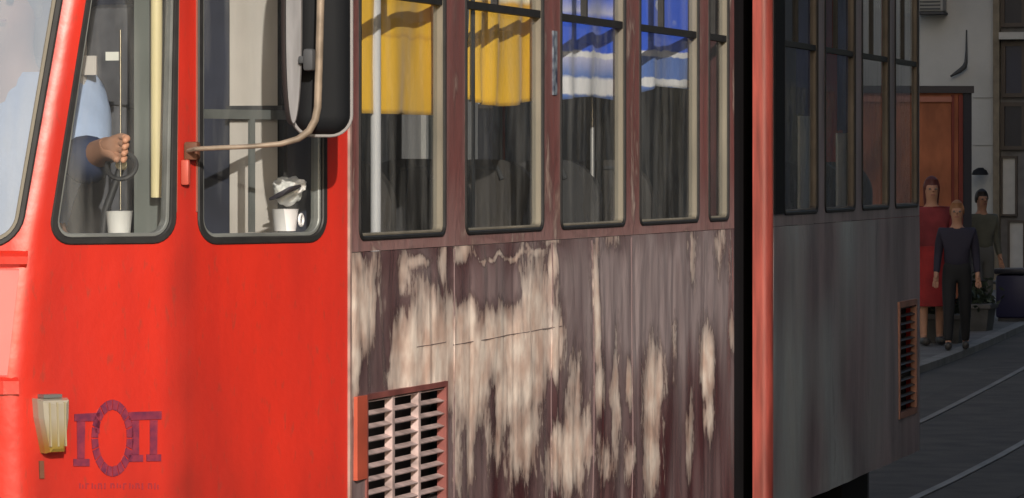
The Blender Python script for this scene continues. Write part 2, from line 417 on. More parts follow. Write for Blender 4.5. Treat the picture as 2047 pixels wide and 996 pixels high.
def cab_uz(px, py):
    u, z = .3, 1.7; best = None
    for zi in range(14):
        lo, hi = 0.0, uq2 + .15
        for _ in range(40):
            mth = (lo+hi)/2
            if proj(Scab(mth, z, 0))[0] > px: lo = mth
            else: hi = mth
        u = (lo+hi)/2; Z = proj(Scab(u, z, 0))[2]; z = CAMH + (HZ-py)*Z/FPX
    return u, z
# --- windows of the cab (openings)
def cab_win(pl, pr_, pyb, r, z1=2.92):
    u1, z0 = cab_uz(pl, pyb); u0, _ = cab_uz(pr_, pyb)
    return rrect(u0, u1, z0, z1, r, 7)
W2 = cab_win(403, 645, 478, .055)
W1 = cab_win(106, 341, 478, .055)
us, zs = cab_uz(30, 470)
WS = rrect(uq2+.035, ULEN-uq2-.035, 1.70, 2.90, .07, 7)
mir = lambda L: [(ULEN-u, z) for u, z in L][::-1]
holesC = [W2, W1, WS, mir(W1), mir(W2)]
cab = skin('cab_body', Scab, 0, ULEN, .38, 3.05, holesC, .035, .06, M_RED, tram, .03); under(cab)
at = cab.data.attributes.new('dark_bands', 'FLOAT', 'POINT')  # darker bands at the crease, near the corner and toward the bottom
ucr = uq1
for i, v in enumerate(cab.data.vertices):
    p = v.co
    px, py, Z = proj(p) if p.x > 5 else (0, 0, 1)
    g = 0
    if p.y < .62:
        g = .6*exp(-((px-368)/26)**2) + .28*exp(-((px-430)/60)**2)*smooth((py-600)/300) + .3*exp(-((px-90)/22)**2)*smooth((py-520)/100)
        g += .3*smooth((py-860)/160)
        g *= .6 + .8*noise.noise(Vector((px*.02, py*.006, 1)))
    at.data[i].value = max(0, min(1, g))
def fit_window(name, S, L, parent, gask=.014, fw=.012, bar=None, depth=.03, glassm=None, frame_m=None, split=None, gout=.006):
    wdw = under(ring(name, S, L, gask, .004, -.012, gout, M_RUB, parent, bev=.003))
    fr = ring('window_frame', S, inset(L, .004), .002, fw, -depth-.012, -.002, frame_m or M_ALU, wdw, bev=.003)
    pane('pane', S, inset(L, .004+fw*.5), -depth, glassm or M_GLASS, wdw)
    u0 = min(p[0] for p in L); u1 = max(p[0] for p in L); z1 = max(p[1] for p in L)
    if bar:
        mb = MB(); sbox(mb, S, u0+.012, u1-.012, bar-.012, bar+.012, -depth-.008, -.002); mb.build('transom_bar', M_RUB, wdw)
        mb = MB()
        um = u0 + (u1-u0)*(split or .5); sbox(mb, S, um-.008, um+.008, bar+.012, z1-.012, -depth-.007, -.004); mb.build('vent_divider', M_RUB, wdw)
    return wdw
M_FRG = mat('cab_window_frame', (.20, .21, .20), .5, metal=.3, var=.3)
w2 = fit_window('cab_window', Scab, W2, tram, .016, .010, frame_m=M_FRG, depth=.02)
w1 = fit_window('cab_window', Scab, W1, tram, .016, .010, frame_m=M_FRG, depth=.02)
w2['label'] = 'cab side window with a sliding sash behind the mirror'; w1['label'] = 'cab side window showing the driver'
fit_window('cab_window', Scab, mir(W1), tram, .016, .010, frame_m=M_FRG, depth=.02); fit_window('cab_window', Scab, mir(W2), tram, .016, .010, frame_m=M_FRG, depth=.02)
ws = fit_window('windscreen', Scab, WS, tram, .012, .012, glassm=M_WSCR, gout=.008)
# sliding sash of the second cab window
def cu(px, py=400): return cab_uz(px, py)[0]
mb = MB(); z_b = cab_uz(500, 228)[1]
sbox(mb, Scab, cu(585), cu(404), z_b-.014, z_b+.012, -.034, -.023); mb.build('sash_bar', M_FRG, w2)
mb = MB(); sbox(mb, Scab, cu(522), cu(512), cab_uz(510, 465)[1], z_b-.014, -.032, -.023); mb.build('sash_divider', M_FRG, w2)
# crease strip between the two cab windows
mb = MB(); 
for pxx in (352, 393):
    uu = cu(pxx); sbox(mb, Scab, uu-.002, uu+.002, 1.78, 3.0, -.002, .003)
under(mb.build('trim_strip', mat('dull_trim', (.30, .12, .09), .5), tram))
# bumper ledge on the front below the windscreen
def Uf(o): return uq2+o
mb = MB(); sbox_n = 14
bm = mb.bm; rows = []
for k in range(31):
    u = uq2-.01 + (ULEN-2*uq2+.02)*k/30
    rows.append([bm.verts.new(Scab(u, z, n)) for z, n in ((1.30, 0), (1.30, .012), (1.335, .012), (1.345, 0.0))])
for a, b in zip(rows, rows[1:]):
    for i in range(3): bm.faces.new((a[i], b[i], b[i+1], a[i+1]))
under(mb.build('front_ledge', M_RED, tram))
mb = MB(); bm = mb.bm; rows = []
for k in range(31):
    u = uq2-.0 + (ULEN-2*uq2+.0)*k/30
    rows.append([bm.verts.new(Scab(u, z, n)) for z, n in ((1.635, 0), (1.645, .016), (1.665, .018), (1.68, 0.0))])
for a, b in zip(rows, rows[1:]):
    for i in range(3): bm.faces.new((a[i], b[i], b[i+1], a[i+1]))
under(mb.build('windscreen_sill', M_RED, tram, True))
mb = MB(); bm = mb.bm; rows = []
for k in range(31):
    u = uq2+.018 + (ULEN-2*uq2-.036)*k/30
    rows.append([bm.verts.new(Scab(u, z, n)) for z, n in ((1.346, .0), (1.350, .004), (1.50, .004), (1.628, .004), (1.632, 0))])
for a, b in zip(rows, rows[1:]):
    for i in range(4): bm.faces.new((a[i], b[i], b[i+1], a[i+1]))
under(mb.build('front_glare_band', mat('pink_glare_band', (.74, .16, .14), .35, coat=.8, var=.12, vscale=5), tram))  # glare on the front painted as a pink band
# headlights on the front
for sgn in (0, 1):
    u = uq2 + .17 if sgn == 0 else ULEN-uq2-.17
    c = Scab(u, 1.13, .0); n_ = (Scab(u, 1.13, .1)-c).normalized(); q = n_.to_track_quat('Z', 'Y').to_matrix()
    hl = MB().lathe([(.105, -.02), (.105, .02), (.095, .035), (.082, .03)], c, 28, q).build('headlight', mat('brown_rim', (.10, .06, .03), .4), tram, True); under(hl)
    MB().lathe([(.082, .022), (.06, .036), (.02, .042)], c, 28, q).build('headlight_lens', mat('lens_clear', (.55, .5, .4), .12), hl, True)
# marker light on the corner
ul, zl = cab_uz(97, 795); _, zl2 = cab_uz(97, 905)
umr, _ = cab_uz(124, 800); uml, _ = cab_uz(64, 800)
def lampS(u, z, n): return Scab(u, z, n)
M_LENS = bpy.data.materials.new('yellowed_lens'); M_LENS.use_nodes = True
_n = M_LENS.node_tree.nodes; _l = M_LENS.node_tree.links; _b = _n['Principled BSDF']; _b.inputs['Roughness'].default_value = .16
_b.inputs['Transmission Weight'].default_value = .15; _b.inputs['Coat Weight'].default_value = .7
_t = _n.new('ShaderNodeTexCoord'); _s = _n.new('ShaderNodeSeparateXYZ'); _r = _n.new('ShaderNodeValToRGB'); _m = _n.new('ShaderNodeMapRange')
_l.new(_t.outputs['Generated'], _s.inputs[0]); _l.new(_s.outputs[2], _r.inputs[0])
_e = _r.color_ramp.elements; _e[0].color = (.30, .20, .04, 1); _e[0].position = .1; _e[1].color = (.40, .36, .28, 1); _e[1].position = .65
_l.new(_r.outputs[0], _b.inputs['Base Color'])
mb = MB(); bm = mb.bm
umid = (uml+umr)/2; wt = abs(uml-umr)/2; rings = []
zt, zb = zl, zl2
for n_, sc in ((0, 1.0), (.03, 1.0), (.052, .86), (.058, .62)):
    rg = []
    for (a, b) in ((-1, 1), (-.55, 1.0), (.55, 1.0), (1, 1), (.94, .3), (.60, -1), (0, -1.0), (-.60, -1), (-.94, .3)):
        wz = (zt-zb)/2
        rg.append(bm.verts.new(lampS(umid + a*wt*sc*(1 if b > 0 else .92), (zt+zb)/2 + b*wz*(.5+.5*sc), n_)))
    rings.append(rg)
for a, b in zip(rings, rings[1:]):
    for i in range(9): bm.faces.new((a[i], a[(i+1) % 9], b[(i+1) % 9], b[i]))
bm.faces.new(rings[-1])
lampo = under(mb.build('marker_light', M_LENS, tram, False)); lampo['label'] = 'yellowed clear marker light on the cab corner'
mb = MB(); sbox(mb, Scab, umid-wt*.62, umid+wt*.62, zt+.001, zt+.010, 0, .035); mb.build('lamp_cap', mat('grey_metal', (.25, .25, .24), .4, metal=.6), lampo)
mb = MB()
for a in (-.5, 0, .5): sbox(mb, Scab, umid+a*wt-.002, umid+a*wt+.002, zb+.02, zt-.01, .050, .0615)
mb.build('lens_rib', mat('lens_rib', (.34, .29, .18), .25), lampo)
u_, z_ = cab_uz(82, 940); mb = MB(); sbox(mb, Scab, u_-.006, u_+.006, z_-.022, z_+.025, -.001, .006); under(mb.build('screw_plate', mat('rust', (.16, .06, .03), .7, var=.4), tram))
# operator's emblem on the cab: Г, a toothed ring, П
M_EMB = mat('faded_violet_lettering', (.15, .022, .07), .5, var=.3, vscale=45, col2=(.26, .028, .05))
emb = MB()
def emb_poly(pp, n1=.0035): emb.prism([cab_uz(*p) for p in pp], Scab, .0005, n1)
# Г
emb_poly([(148, 828), (198, 825), (198, 866), (190, 866), (187, 842), (148, 842)])
emb_poly([(153, 842.5), (169, 842.5), (168, 917), (154, 917)]); emb_poly([(146, 917.5), (178, 917.5), (178, 932), (146, 932)])
# П
emb_poly([(257, 824), (322, 822), (322, 838), (257, 840)])
emb_poly([(263, 840.5), (277, 840.5), (277, 909), (263, 909)]); emb_poly([(299, 840), (314, 840), (313, 908), (299, 908)])
emb_poly([(256, 909.5), (285, 909.5), (285, 923), (256, 923)]); emb_poly([(292, 908.5), (321, 908.5), (321, 922), (292, 922)])
NT = 20
for k in range(NT):
    a0 = 2*pi*(k+.07)/NT; a1 = 2*pi*(k+.93)/NT; cx, cy = 224, 876
    def el(rx, ry, a): 
        # ring is drawn as two shallow hooks, like the printed one: taller than wide
        return (cx + rx*cos(a), cy + ry*sin(a))
    emb_poly([el(29, 57, a0), el(29, 57, a1), el(42, 77, a1), el(42, 77, a0)])
under(emb.build('emblem', M_EMB, tram))
# faint worn lettering line below
sm = MB(); random.seed(3)
for k in range(13):
    x = 158+k*12.5; h_ = 10+random.random()*3
    zz = [cab_uz(*q) for q in ((x, 966), (x+2.6, 966), (x+2.6, 966+h_), (x, 966+h_))]; sm.prism(zz, Scab, .0003, .0015)
    if k % 2: sm.prism([cab_uz(*q) for q in ((x+2.8, 966), (x+7, 966), (x+7, 968.5), (x+2.8, 968.5))], Scab, .0003, .0015)
    if k % 3 != 1: sm.prism([cab_uz(*q) for q in ((x+6, 969), (x+8.4, 969), (x+8.4, 966+h_), (x+6, 966+h_))], Scab, .0003, .0015)
under(sm.build('small_lettering', mat('worn_violet', (.30, .025, .035), .5), tram))

# --- front section side
def Ss1(u, z, n): return Vector((10.771+u, -n, z))
def X1(px): return on_y(px, 450).x - 10.771
L1 = 15.50-10.771
H3 = rrect(X1(719), X1(888), 1.70, 2.92, .03, 6)
H4 = rrect(X1(931), X1(1084), 1.70, 2.92, .03, 6)
H5 = rrect(X1(1121), X1(1248), 1.70, 2.92, .03, 6)
H6 = rrect(X1(1279), X1(1395), 1.70, 2.92, .03, 6)
H7 = rrect(X1(1417), X1(1455), 1.70, 2.92, .03, 6)
ZJ = 1.66
M_BAND = paint_worn_glints('scuffed_red_window_band', (.19, .036, .030), (.36, .22, .21), (.70, .58, .48), .3)
side = under(skin('window_band', Ss1, 0, L1, ZJ, 3.05, [H3, H4, H5, H6, H7], .06, .12, M_BAND, tram, .02))
side['label'] = 'maroon window surrounds of the front section'
def set_attr(o, fw_, ff):
    me = o.data; a = me.attributes.new('glint_wear', 'FLOAT', 'POINT'); b = me.attributes.new('sheen_fade', 'FLOAT', 'POINT')
    for i, v in enumerate(me.vertices):
        a.data[i].value = fw_(v.co); b.data[i].value = ff(v.co)
# pale reflections painted into the flank colour (x along the tram / height), measured as centre and radii in photo px on the flank plane
PATCH = [(733, 610, 20, 75, 1), (709, 640, 7, 150, .9), (722, 520, 10, 20, .7), (815, 720, 28, 80, 1.0), (865, 700, 38, 90, 1.1), (840, 750, 50, 35, 1.0), (810, 545, 8, 50, .6), (835, 520, 26, 10, .6),
         (950, 730, 52, 95, 1.15), (1005, 690, 55, 70, 1.1), (930, 650, 30, 40, .9), (1010, 790, 40, 60, .8), (1072, 640, 22, 95, 1.1), (1045, 740, 30, 80, .9), (1050, 880, 26, 85, .75), (1130, 895, 34, 75, 1.0), (1150, 800, 12, 80, .6),
         (1108, 690, 10, 60, .95), (1102, 530, 5, 36, .9), (1188, 620, 5, 95, .9), (1197, 780, 9, 50, .8), (1228, 800, 8, 100, .7), (1205, 900, 16, 60, .5), (1256, 775, 4, 36, .9), (1255, 930, 8, 40, .55),
         (1306, 790, 12, 75, .95), (1300, 900, 12, 75, .9), (1415, 735, 9, 65, 1.0), (1418, 830, 7, 40, .6), (1461, 650, 4, 40, .8), (1380, 880, 6, 70, .6), (1350, 700, 5, 60, .4), (925, 500, 12, 22, .8), (1010, 513, 60, 6, .65), (1070, 500, 20, 7, .6), (1100, 480, 14, 12, .6),
         (885, 530, 8, 40, .6), (912, 780, 7, 150, .7), (990, 860, 20, 70, .5), (940, 850, 8, 120, .45), (1230, 480, 16, 22, .45), (1385, 500, 7, 50, .45), (1440, 500, 14, 50, .4), (1195, 500, 4, 40, .4)]
SHEEN = [(1290, 590, 190, 120, 1.25), (1150, 700, 120, 60, .5), (1130, 560, 60, 70, .9), (990, 580, 90, 60, .5), (860, 560, 50, 50, .4), (1200, 740, 90, 60, .35), (820, 900, 150, 120, .3)]  # grey-mauve reflected sheen, painted into the flank colour
DARK = [(768, 640, 14, 120), (1000, 570, 55, 34), (1120, 800, 12, 60), (1212, 850, 9, 60), (985, 800, 10, 80), (1090, 850, 10, 60)]
def patchf(p):
    px, py, Z = proj((p.x, 0, p.z)); s = 0
    wx = 14*noise.noise(Vector((p.x*3, 0, p.z*4)))+6*noise.noise(Vector((p.x*14, 3, p.z*9))); wy = 26*noise.noise(Vector((p.x*9, 5, p.z*2)))
    for cx, cy, rx, ry, k in PATCH:
        d = ((px+wx*min(1, rx/22)-cx)/(rx*1.2+1.5))**2 + ((py+wy-cy)/(ry*1.12))**2
        if d < 4: s = max(s, min(1.25, k*1.12)*exp(-d*.8)*1.12)
    for cx, cy, rx, ry in DARK:
        d = ((px+wx*.6-cx)/rx)**2 + ((py+wy-cy)/ry)**2
        if d < 4: s *= 1-.85*exp(-d)
    return s
def sheenf(p):
    px, py, Z = proj((p.x, 0, p.z)); s = 0
    for cx, cy, rx, ry, k in SHEEN:
        d = ((px-cx)/rx)**2 + ((py-cy)/ry)**2
        if d < 6: s = max(s, k*exp(-d*.8))
    return s
set_attr(side, lambda p: max(0, .40*noise.noise(Vector((p.x*8, 1, p.z*2)))+.12), lambda p: .3+.6*smooth((1.9-p.z)/.25))
def wave(u, z):
    # buckled sheet metal: vertical ribs and dents, fading out under the windows
    f = smooth((ZJ-z)/.12)*smooth((u)/.05)*smooth((L1-u)/.05)
    x = u
    a = noise.noise(Vector((x*3.6+4.1, 1.3, z*1.1)))*.011
    b = noise.noise(Vector((x*9.5, 7.7, z*1.7)))*.0075
    c = noise.noise(Vector((x*21, 2.2, z*3.0)))*.0022
    d = 0
    for pz in (.20, .77, 1.18, 1.67, 2.18, 2.72, 3.2, 3.75, 4.25): d += -.003*exp(-((x-pz)/.014)**2)   # pressed ribs behind the sheet
    return (a+b+c+d)*f
gx0, gx1 = X1(727), X1(889); gz1 = on_y(800, 778).z; gz0 = .72
def wavy(name, S, us_, zs_, cut, m, wf):
    bm = bmesh.new(); V = [[bm.verts.new(S(u, z, wf(u, z))) for z in zs_] for u in us_]
    for i in range(len(us_)-1):
        for j in range(len(zs_)-1):
            uc = (us_[i]+us_[i+1])/2; zc = (zs_[j]+zs_[j+1])/2
            if cut and cut[0] < uc < cut[1] and cut[2] < zc < cut[3]: continue
            bm.faces.new((V[i][j], V[i+1][j], V[i+1][j+1], V[i][j+1]))
    bmesh.ops.delete(bm, geom=[v for v in bm.verts if not v.link_faces], context='VERTS')
    ed_ = [e for e in bm.edges if e.is_boundary]
    r = bmesh.ops.extrude_edge_only(bm, edges=ed_)
    n_ = S(0, 1, 0)-S(0, 1, 1)
    for v in [g for g in r['geom'] if isinstance(g, bmesh.types.BMVert)]: v.co += n_*.012
    bmesh.ops.recalc_face_normals(bm, faces=bm.faces)
    me = bpy.data.meshes.new(name); bm.to_mesh(me); bm.free()
    for p in me.polygons: p.use_smooth = True
    try: me.set_sharp_from_angle(angle=radians(60))
    except Exception: pass
    return under(link(name, me, m, tram))
def steps(a, b, n, extra=()):
    L = sorted([a+(b-a)*i/n for i in range(n+1)] + list(extra)); out = [L[0]]
    for v in L[1:]:
        if v-out[-1] > .0006: out.append(v)
    return out
flank = wavy('side_panel', Ss1, steps(0.004, L1, 470, (gx0, gx1)), steps(.38, ZJ-.002, 120, (gz0, gz1)), (gx0, gx1, gz0, gz1), M_MAR, wave)
flank['label'] = 'buckled maroon flank with pale reflections painted into its colour'
set_attr(flank, patchf, lambda p: min(1, sheenf(p) + .22 + .5*noise.noise(Vector((p.x*7, 2, p.z*1.6)))))
# joint strips between sheets: thin cover lip by the cab, rivetted seams
mb = MB(); sbox(mb, Ss1, -.004, .010, .38, 3.0, -.01, .006); under(mb.build('cover_strip', mat('pale_strip', (.34, .22, .19), .5, var=.4, vscale=12), tram))
mb = MB()
for a, b in (((905, 690), (1120, 652)), ((830, 694), (890, 684))):
    pa, pb = on_y(*a), on_y(*b); n_ = 12
    bm = mb.bm; rows = []
    for k in range(n_+1):
        p = pa.lerp(pb, k/n_); u = p.x-10.771; d = wave(u, p.z)
        rows.append([bm.verts.new(Ss1(u, p.z-.0009, d)), bm.verts.new(Ss1(u, p.z-.0009, d+.0015)), bm.verts.new(Ss1(u, p.z+.0009, d+.0015)), bm.verts.new(Ss1(u, p.z+.0009, d))])
    for r0, r1 in zip(rows, rows[1:]):
        for i in range(3): bm.faces.new((r0[i], r1[i], r1[i+1], r0[i+1]))
under(mb.build('sheet_seam', mat('seam_dirt', (.13, .08, .08), .7), tram))
for pxb in (908, 1103, 1183, 1262):
    mb = MB(); bm = mb.bm
    ub_ = X1(pxb); rows = []
    for k in range(41):
        z = .40+(ZJ-.41)*k/40
        if pxb > 0: rows.append([bm.verts.new(Ss1(ub_+o_, z, wave(ub_, z)+n_)) for o_, n_ in ((-.005, -.003), (-.0015, .0025), (.0015, .0025), (.005, -.003))])
    for a, b in zip(rows, rows[1:]):
        for i in range(3): bm.faces.new((a[i], a[i+1], b[i+1], b[i]))
    bead = under(mb.build('beading', M_MAR, tram, True)); set_attr(bead, lambda p: .55*patchf(p)+.2*noise.noise(Vector((p.x*9, 0, p.z*5))), lambda p: .5)
wins1 = []
for L in (H3, H4, H5, H6, H7):
    wins1.append(fit_window('side_window', Ss1, L, tram, .009, .008, bar=2.41, depth=.019, split=.42))
# --- ventilation grille of the front section
gr = MB()
def grille(S, u0, u1, z0, z1, cols, nsl, parent, framem, slatm, fwid=.016):
    g = MB()
    sbox(g, S, u0-fwid, u0, z0-fwid, z1+fwid, -.02, .010); sbox(g, S, u1, u1+fwid, z0-fwid, z1+fwid, -.02, .010)
    sbox(g, S, u0, u1, z1, z1+fwid, -.02, .010); sbox(g, S, u0, u1, z0-fwid, z0, -.02, .010)
    G = under(g.build('ventilation_grille', framem, parent))
    s = MB(); cw = (u1-u0)/cols
    for c in range(1, cols): sbox(s, S, u0+c*cw-.011, u0+c*cw+.011, z0, z1, -.02, .004)
    s.build('divider', slatm, G)
    s = MB(); dz = (z1-z0)/nsl
    for c in range(cols):
        a = u0+c*cw+(.011 if c else 0); b = u0+(c+1)*cw-(.011 if c < cols-1 else 0)
        for k in range(nsl+1):
            zt_ = z1-k*dz
            bm = s.bm; q = [(-.022, zt_-.004), (.002, zt_-dz*.22), (.004, zt_-dz*.14), (-.018, zt_+.003)]
            v0 = [bm.verts.new(S(a, z, n)) for n, z in q]; v1 = [bm.verts.new(S(b, z, n)) for n, z in q]
            bm.faces.new(v0); bm.faces.new(v1[::-1])
            for i in range(4): bm.faces.new((v0[i], v1[i], v1[(i+1) % 4], v0[(i+1) % 4]))
    s.build('louvre', slatm, G)
    s = MB(); sbox(s, S, u0-.01, u1+.01, z0-.01, z1+.01, -.06, -.045); s.build('grille_backing', M_BLACK, G)
    return G
M_SLAT = mat('chalky_salmon_slats', (.50, .38, .36), .5, var=.45, vscale=14)
M_FRS = mat('grille_frame_paint', (.22, .07, .06), .5, var=.4, vscale=8)
g1 = grille(Ss1, gx0+.014, gx1-.014, gz0+.014, gz1-.014, 3, 13, tram, M_FRS, M_SLAT)
mb = MB(); sbox(mb, Ss1, X1(706), X1(726), on_y(710, 960).z, on_y(715, 792).z, .001, .013)
mb.build('filler_strip', mat('orange_red_strip', (.46, .085, .045), .5, var=.2), g1)
# --- roof, floor, far side of front section
M_ROOF = mat('roof_paint', (.35, .34, .32), .6, var=.2)
M_INT = mat('interior_laminate', (.30, .30, .28), .6, var=.15)
M_FLOOR = mat('rubber_floor', (.06, .06, .06), .8)
def far_side(x0, x1, n, ysl=lambda x: 2.2):
    mb = MB(); mb.bb(x0, x1, 2.17, 2.2, .38, 1.69); mb.bb(x0, x1, 2.17, 2.2, 2.9, 3.05)
    p = (x1-x0)/n
    for k in range(n+1): mb.bb(max(x0, x0+k*p-.06), min(x1, x0+k*p+.06), 2.17, 2.2, 1.69, 2.9)
    return mb
M_TINT = glass('background_dimming_glass', (.10, .105, .11), .8)  # tint added to far panes to dim the bright buildings behind the tram
M_FARW = mat('interior_wall_grey', (.14, .14, .145), .7, var=.2)
far1 = under(far_side(10.771, 15.5, 5).build('far_side_wall', [M_FARW], tram))
for k in range(5):
    p_ = (15.5-10.771)/5; xa = 10.771+k*p_+.06; me = bpy.data.meshes.new('pane'); me.from_pydata([(xa, 2.185, 1.69), (xa+p_-.12, 2.185, 1.69), (xa+p_-.12, 2.185, 2.9), (xa, 2.185, 2.9)], [], [(0, 1, 2, 3)]); link('far_pane', me, M_TINT, far1)
fl = MB(); fl.bb(10.0, 15.5, .02, 2.18, .84, .9); under(fl.build('floor', M_FLOOR, tram))
def roof(name, x0, x1, taper0=0, M=None):
    mb = MB(); bm = mb.bm; R = []
    prof = [(0, 3.05), (.03, 3.10), (.18, 3.17), (.5, 3.23), (1.1, 3.26), (1.7, 3.23), (2.02, 3.17), (2.17, 3.10), (2.2, 3.05), (2.15, 3.03), (.05, 3.03)]
    for x, t in ((x0, taper0), (x0+(.6 if taper0 else .01), taper0*.45), (x0+(1.0 if taper0 else .02), 0), (x1, 0)):
        R.append([bm.verts.new((x, 1.1+(y-1.1)*(1-t), z)) for y, z in prof])
    for a, b in zip(R, R[1:]):
        for i in range(len(prof)): bm.faces.new((a[i], b[i], b[(i+1) % len(prof)], a[(i+1) % len(prof)]))
    bm.faces.new(R[0]); bm.faces.new(R[-1][::-1])
    return mb
under(roof('roof', 9.95, 15.5, .42).build('roof', M_ROOF, tram, True))
ub = MB(); ub.bb(10.9, 15.4, .15, 2.05, .3, .8); under(ub.build('underframe', M_BLACK, tram))
def bogie(cx, cy, ang, parent):
    R = Matrix.Translation((cx, cy, 0)) @ Matrix.Rotation(ang, 4, 'Z')
    mb = MB(); mb.box((cx, cy, .42), (2.3, 1.3, .16), Matrix.Rotation(ang, 4, 'Z'), .02)
    B = under(mb.build('bogie', mat('bogie_black', (.02, .02, .022), .7, var=.4), parent))
    for sx in (-.95, .95):
        for sy in (-.5, .5):
            c = R @ Vector((sx, sy, .35)); q = (Matrix.Rotation(ang, 3, 'Z') @ Matrix.Rotation(pi/2, 3, 'X'))
            MB().lathe([(.08, -.09), (.33, -.07), (.35, -.05), (.35, .05), (.38, .055), (.38, .07), (.1, .08)], c, 28, q).build('wheel', mat('wheel_steel', (.10, .09, .085), .6, metal=.4), B, True)
    return B
bogie(12.6, 1.1, 0, tram)

# --- cab interior
M_CABD = mat('cab_dark_lining', (.03, .034, .055), .75, var=.3)
BX = 10.80
def yb(px, x=BX): return on_x(px, 300, x).y
def zb_(py, px=500, x=BX): return on_x(px, py, x).z
mb = MB(); mb.bb(BX, BX+.03, .035, 2.17, .9, 3.03); bulk = under(mb.build('cab_partition', M_CABD, tram))
M_BEI = mat('beige_laminate', (.60, .55, .50), .6, var=.14, vscale=3)
mb = MB(); mb.bb(BX-.02, BX-.003, yb(560), yb(464), 1.3, 3.0); mb.build('cabinet_door', M_BEI, bulk)
mb = MB(); mb.bb(BX-.03, BX-.003, yb(575)-.0, yb(562), 1.3, 3.0); mb.build('door_edge', M_BLACK, bulk)
mb = MB(); mb.bb(BX-.045, BX-.022, yb(575), yb(463), zb_(238), zb_(212)); mb.build('grab_rail', M_DGREY, bulk)
M_GG = mat('grey_green_lining', (.16, .175, .16), .6, var=.2, vscale=3)
def slab(name, px0, px1, py0, py1, x, th, m, parent=tram):
    a = on_x(px0, py0, x); b = on_x(px1, py1, x); mb = MB(); mb.bb(x, x+th, min(a.y, b.y), max(a.y, b.y), min(a.z, b.z), max(a.z, b.z))
    o = mb.build(name, m, parent); return under(o) if parent is tram else o
slab('folded_sunshade', 140, 168, 25, 190, 10.40, .02, M_BEI); slab('folded_sunshade', 140, 192, 112, 150, 10.39, .008, M_BEI)
slab('dial_plate', 211, 237, 104, 121, 10.36, .01, mat('white_enamel_plate', (.85, .85, .78), .4))
slab('door_pillar', 268, 345, -300, 470, 10.35, .04, M_GG)
def pole(name, px, py0, py1, x, r, m):
    a = on_x(px, py0, x); b = on_x(px, py1, x); mb = MB(); mb.tube([(x, a.y, a.z), (x, a.y, b.z)], r, 14); return under(mb.build(name, m, tram, True))
pole('handrail', 313, -350, 395, 10.31, .0165, mat('cream_yellow_enamel', (.85, .74, .42), .35))
pole('handrail', 341, -350, 440, 10.30, .004, mat('chrome', (.6, .6, .6), .2, metal=1))
M_DASH = mat('dash_black', (.02, .02, .022), .6, var=.3)
mb = MB(); mb.bb(9.86, 10.05, .66, 1.6, 1.2, 1.66, .02); dash = under(mb.build('dashboard', M_DASH, tram))
# narrow ledge under each cab side window
mb = MB()
for (ua, ub_) in ((.03, uq1-.04), (uq1+.04, uq2-.05)):
    mb.prism([(ua, 1.655), (ub_, 1.655), (ub_, 1.675), (ua, 1.675)], Scab, -.16, -.034)
under(mb.build('window_ledge', M_DASH, tram))
# driver seat
DS = Vector((10.52, .86, 0))
mb = MB(); mb.box((DS.x+.02, .86, 1.42), (.46, .46, .12), None, .04); sq = under(mb.build('driver_seat', mat('grey_seat_cloth', (.10, .10, .11), .9, var=.25, vscale=20), tram, True))
mb = MB(); mb.box((DS.x+.20, .86, 1.85), (.10, .44, .75), Matrix.Rotation(radians(6), 4, 'Y'), .045); mb.build('backrest', mat('grey_seat_cloth', ()), sq, True)
mb = MB(); mb.box((DS.x+.2, .68, 2.22), (.09, .20, .30), None, .04); mb.build('headrest', mat('grey_seat_cloth', ()), sq, True)
mb = MB(); mb.lathe([(.18, .9), (.16, .94), (.05, .98), (.05, 1.36)], (DS.x, .86, 0), 20); mb.build('seat_post', M_DGREY, sq, True)
# control wheel
cc = at_depth(243, 332, proj((10.08, .62, 1.9))[2]); 
def torus(mb, c, R_, r_, mtx, n=28, k=8):
    bm = mb.bm; V = [[bm.verts.new(Vector(c) + mtx @ Vector(((R_+r_*cos(2*pi*j/k))*cos(2*pi*i/n), (R_+r_*cos(2*pi*j/k))*sin(2*pi*i/n), r_*sin(2*pi*j/k)))) for j in range(k)] for i in range(n)]
    for i in range(n):
        for j in range(k): bm.faces.new((V[i][j], V[(i+1) % n][j], V[(i+1) % n][(j+1) % k], V[i][(j+1) % k]))
mq = Matrix.Rotation(radians(-62), 3, 'Y') @ Matrix.Rotation(radians(12), 3, 'X')
mb = MB(); torus(mb, cc, .040, .007, mq); mb.tube([cc, cc + Vector((-.04, .03, -.12)), cc+Vector((-.06, .05, -.36))], .011, 10)
cw = under(mb.build('control_handwheel', M_DASH, tram, True))
mb = MB(); mb.lathe([(.014, -.005), (.016, .01), (.006, .016)], cc, 16, mq); mb.build('wheel_hub', mat('cream_knob', (.6, .52, .32), .4), cw, True)
pole('gooseneck_stalk', 241, 60, 420, 10.12, .0035, mat('chrome', ()))
# ------------------------------------------------------------------ articulation and rear section
G0 = Vector((16.0, -.045)); ang2 = radians(1.94)
def Ss2(u, z, n):
    d = Vector((cos(ang2), sin(ang2))); nn = Vector((sin(ang2), -cos(ang2))); p = G0 + d*u + nn*n
    return Vector((p.x, p.y, z))
def U2(px, z=1.69):
    lo, hi = -2, 12
    for _ in range(50):
        m_ = (lo+hi)/2
        if proj(Ss2(m_, z, 0))[0] < px: lo = m_
        else: hi = m_
    return lo
def z2(px, py): return CAMH + (HZ-py)*proj(Ss2(U2(px), 1, 0))[2]/FPX
bl = MB(); bm = bl.bm; R = []
for k in range(25):
    x = 15.42 + 1.0*k/24; o_ = (.05 if k % 2 else .0)
    y0 = .10 + o_; y1 = 2.1-o_
    R.append([bm.verts.new((x, y0, .5)), bm.verts.new((x, y0, 2.98)), bm.verts.new((x, y1, 2.98)), bm.verts.new((x, y1, .5))])
for a, b in zip(R, R[1:]):
    for i in range(4): bm.faces.new((a[i], b[i], b[(i+1) % 4], a[(i+1) % 4]))
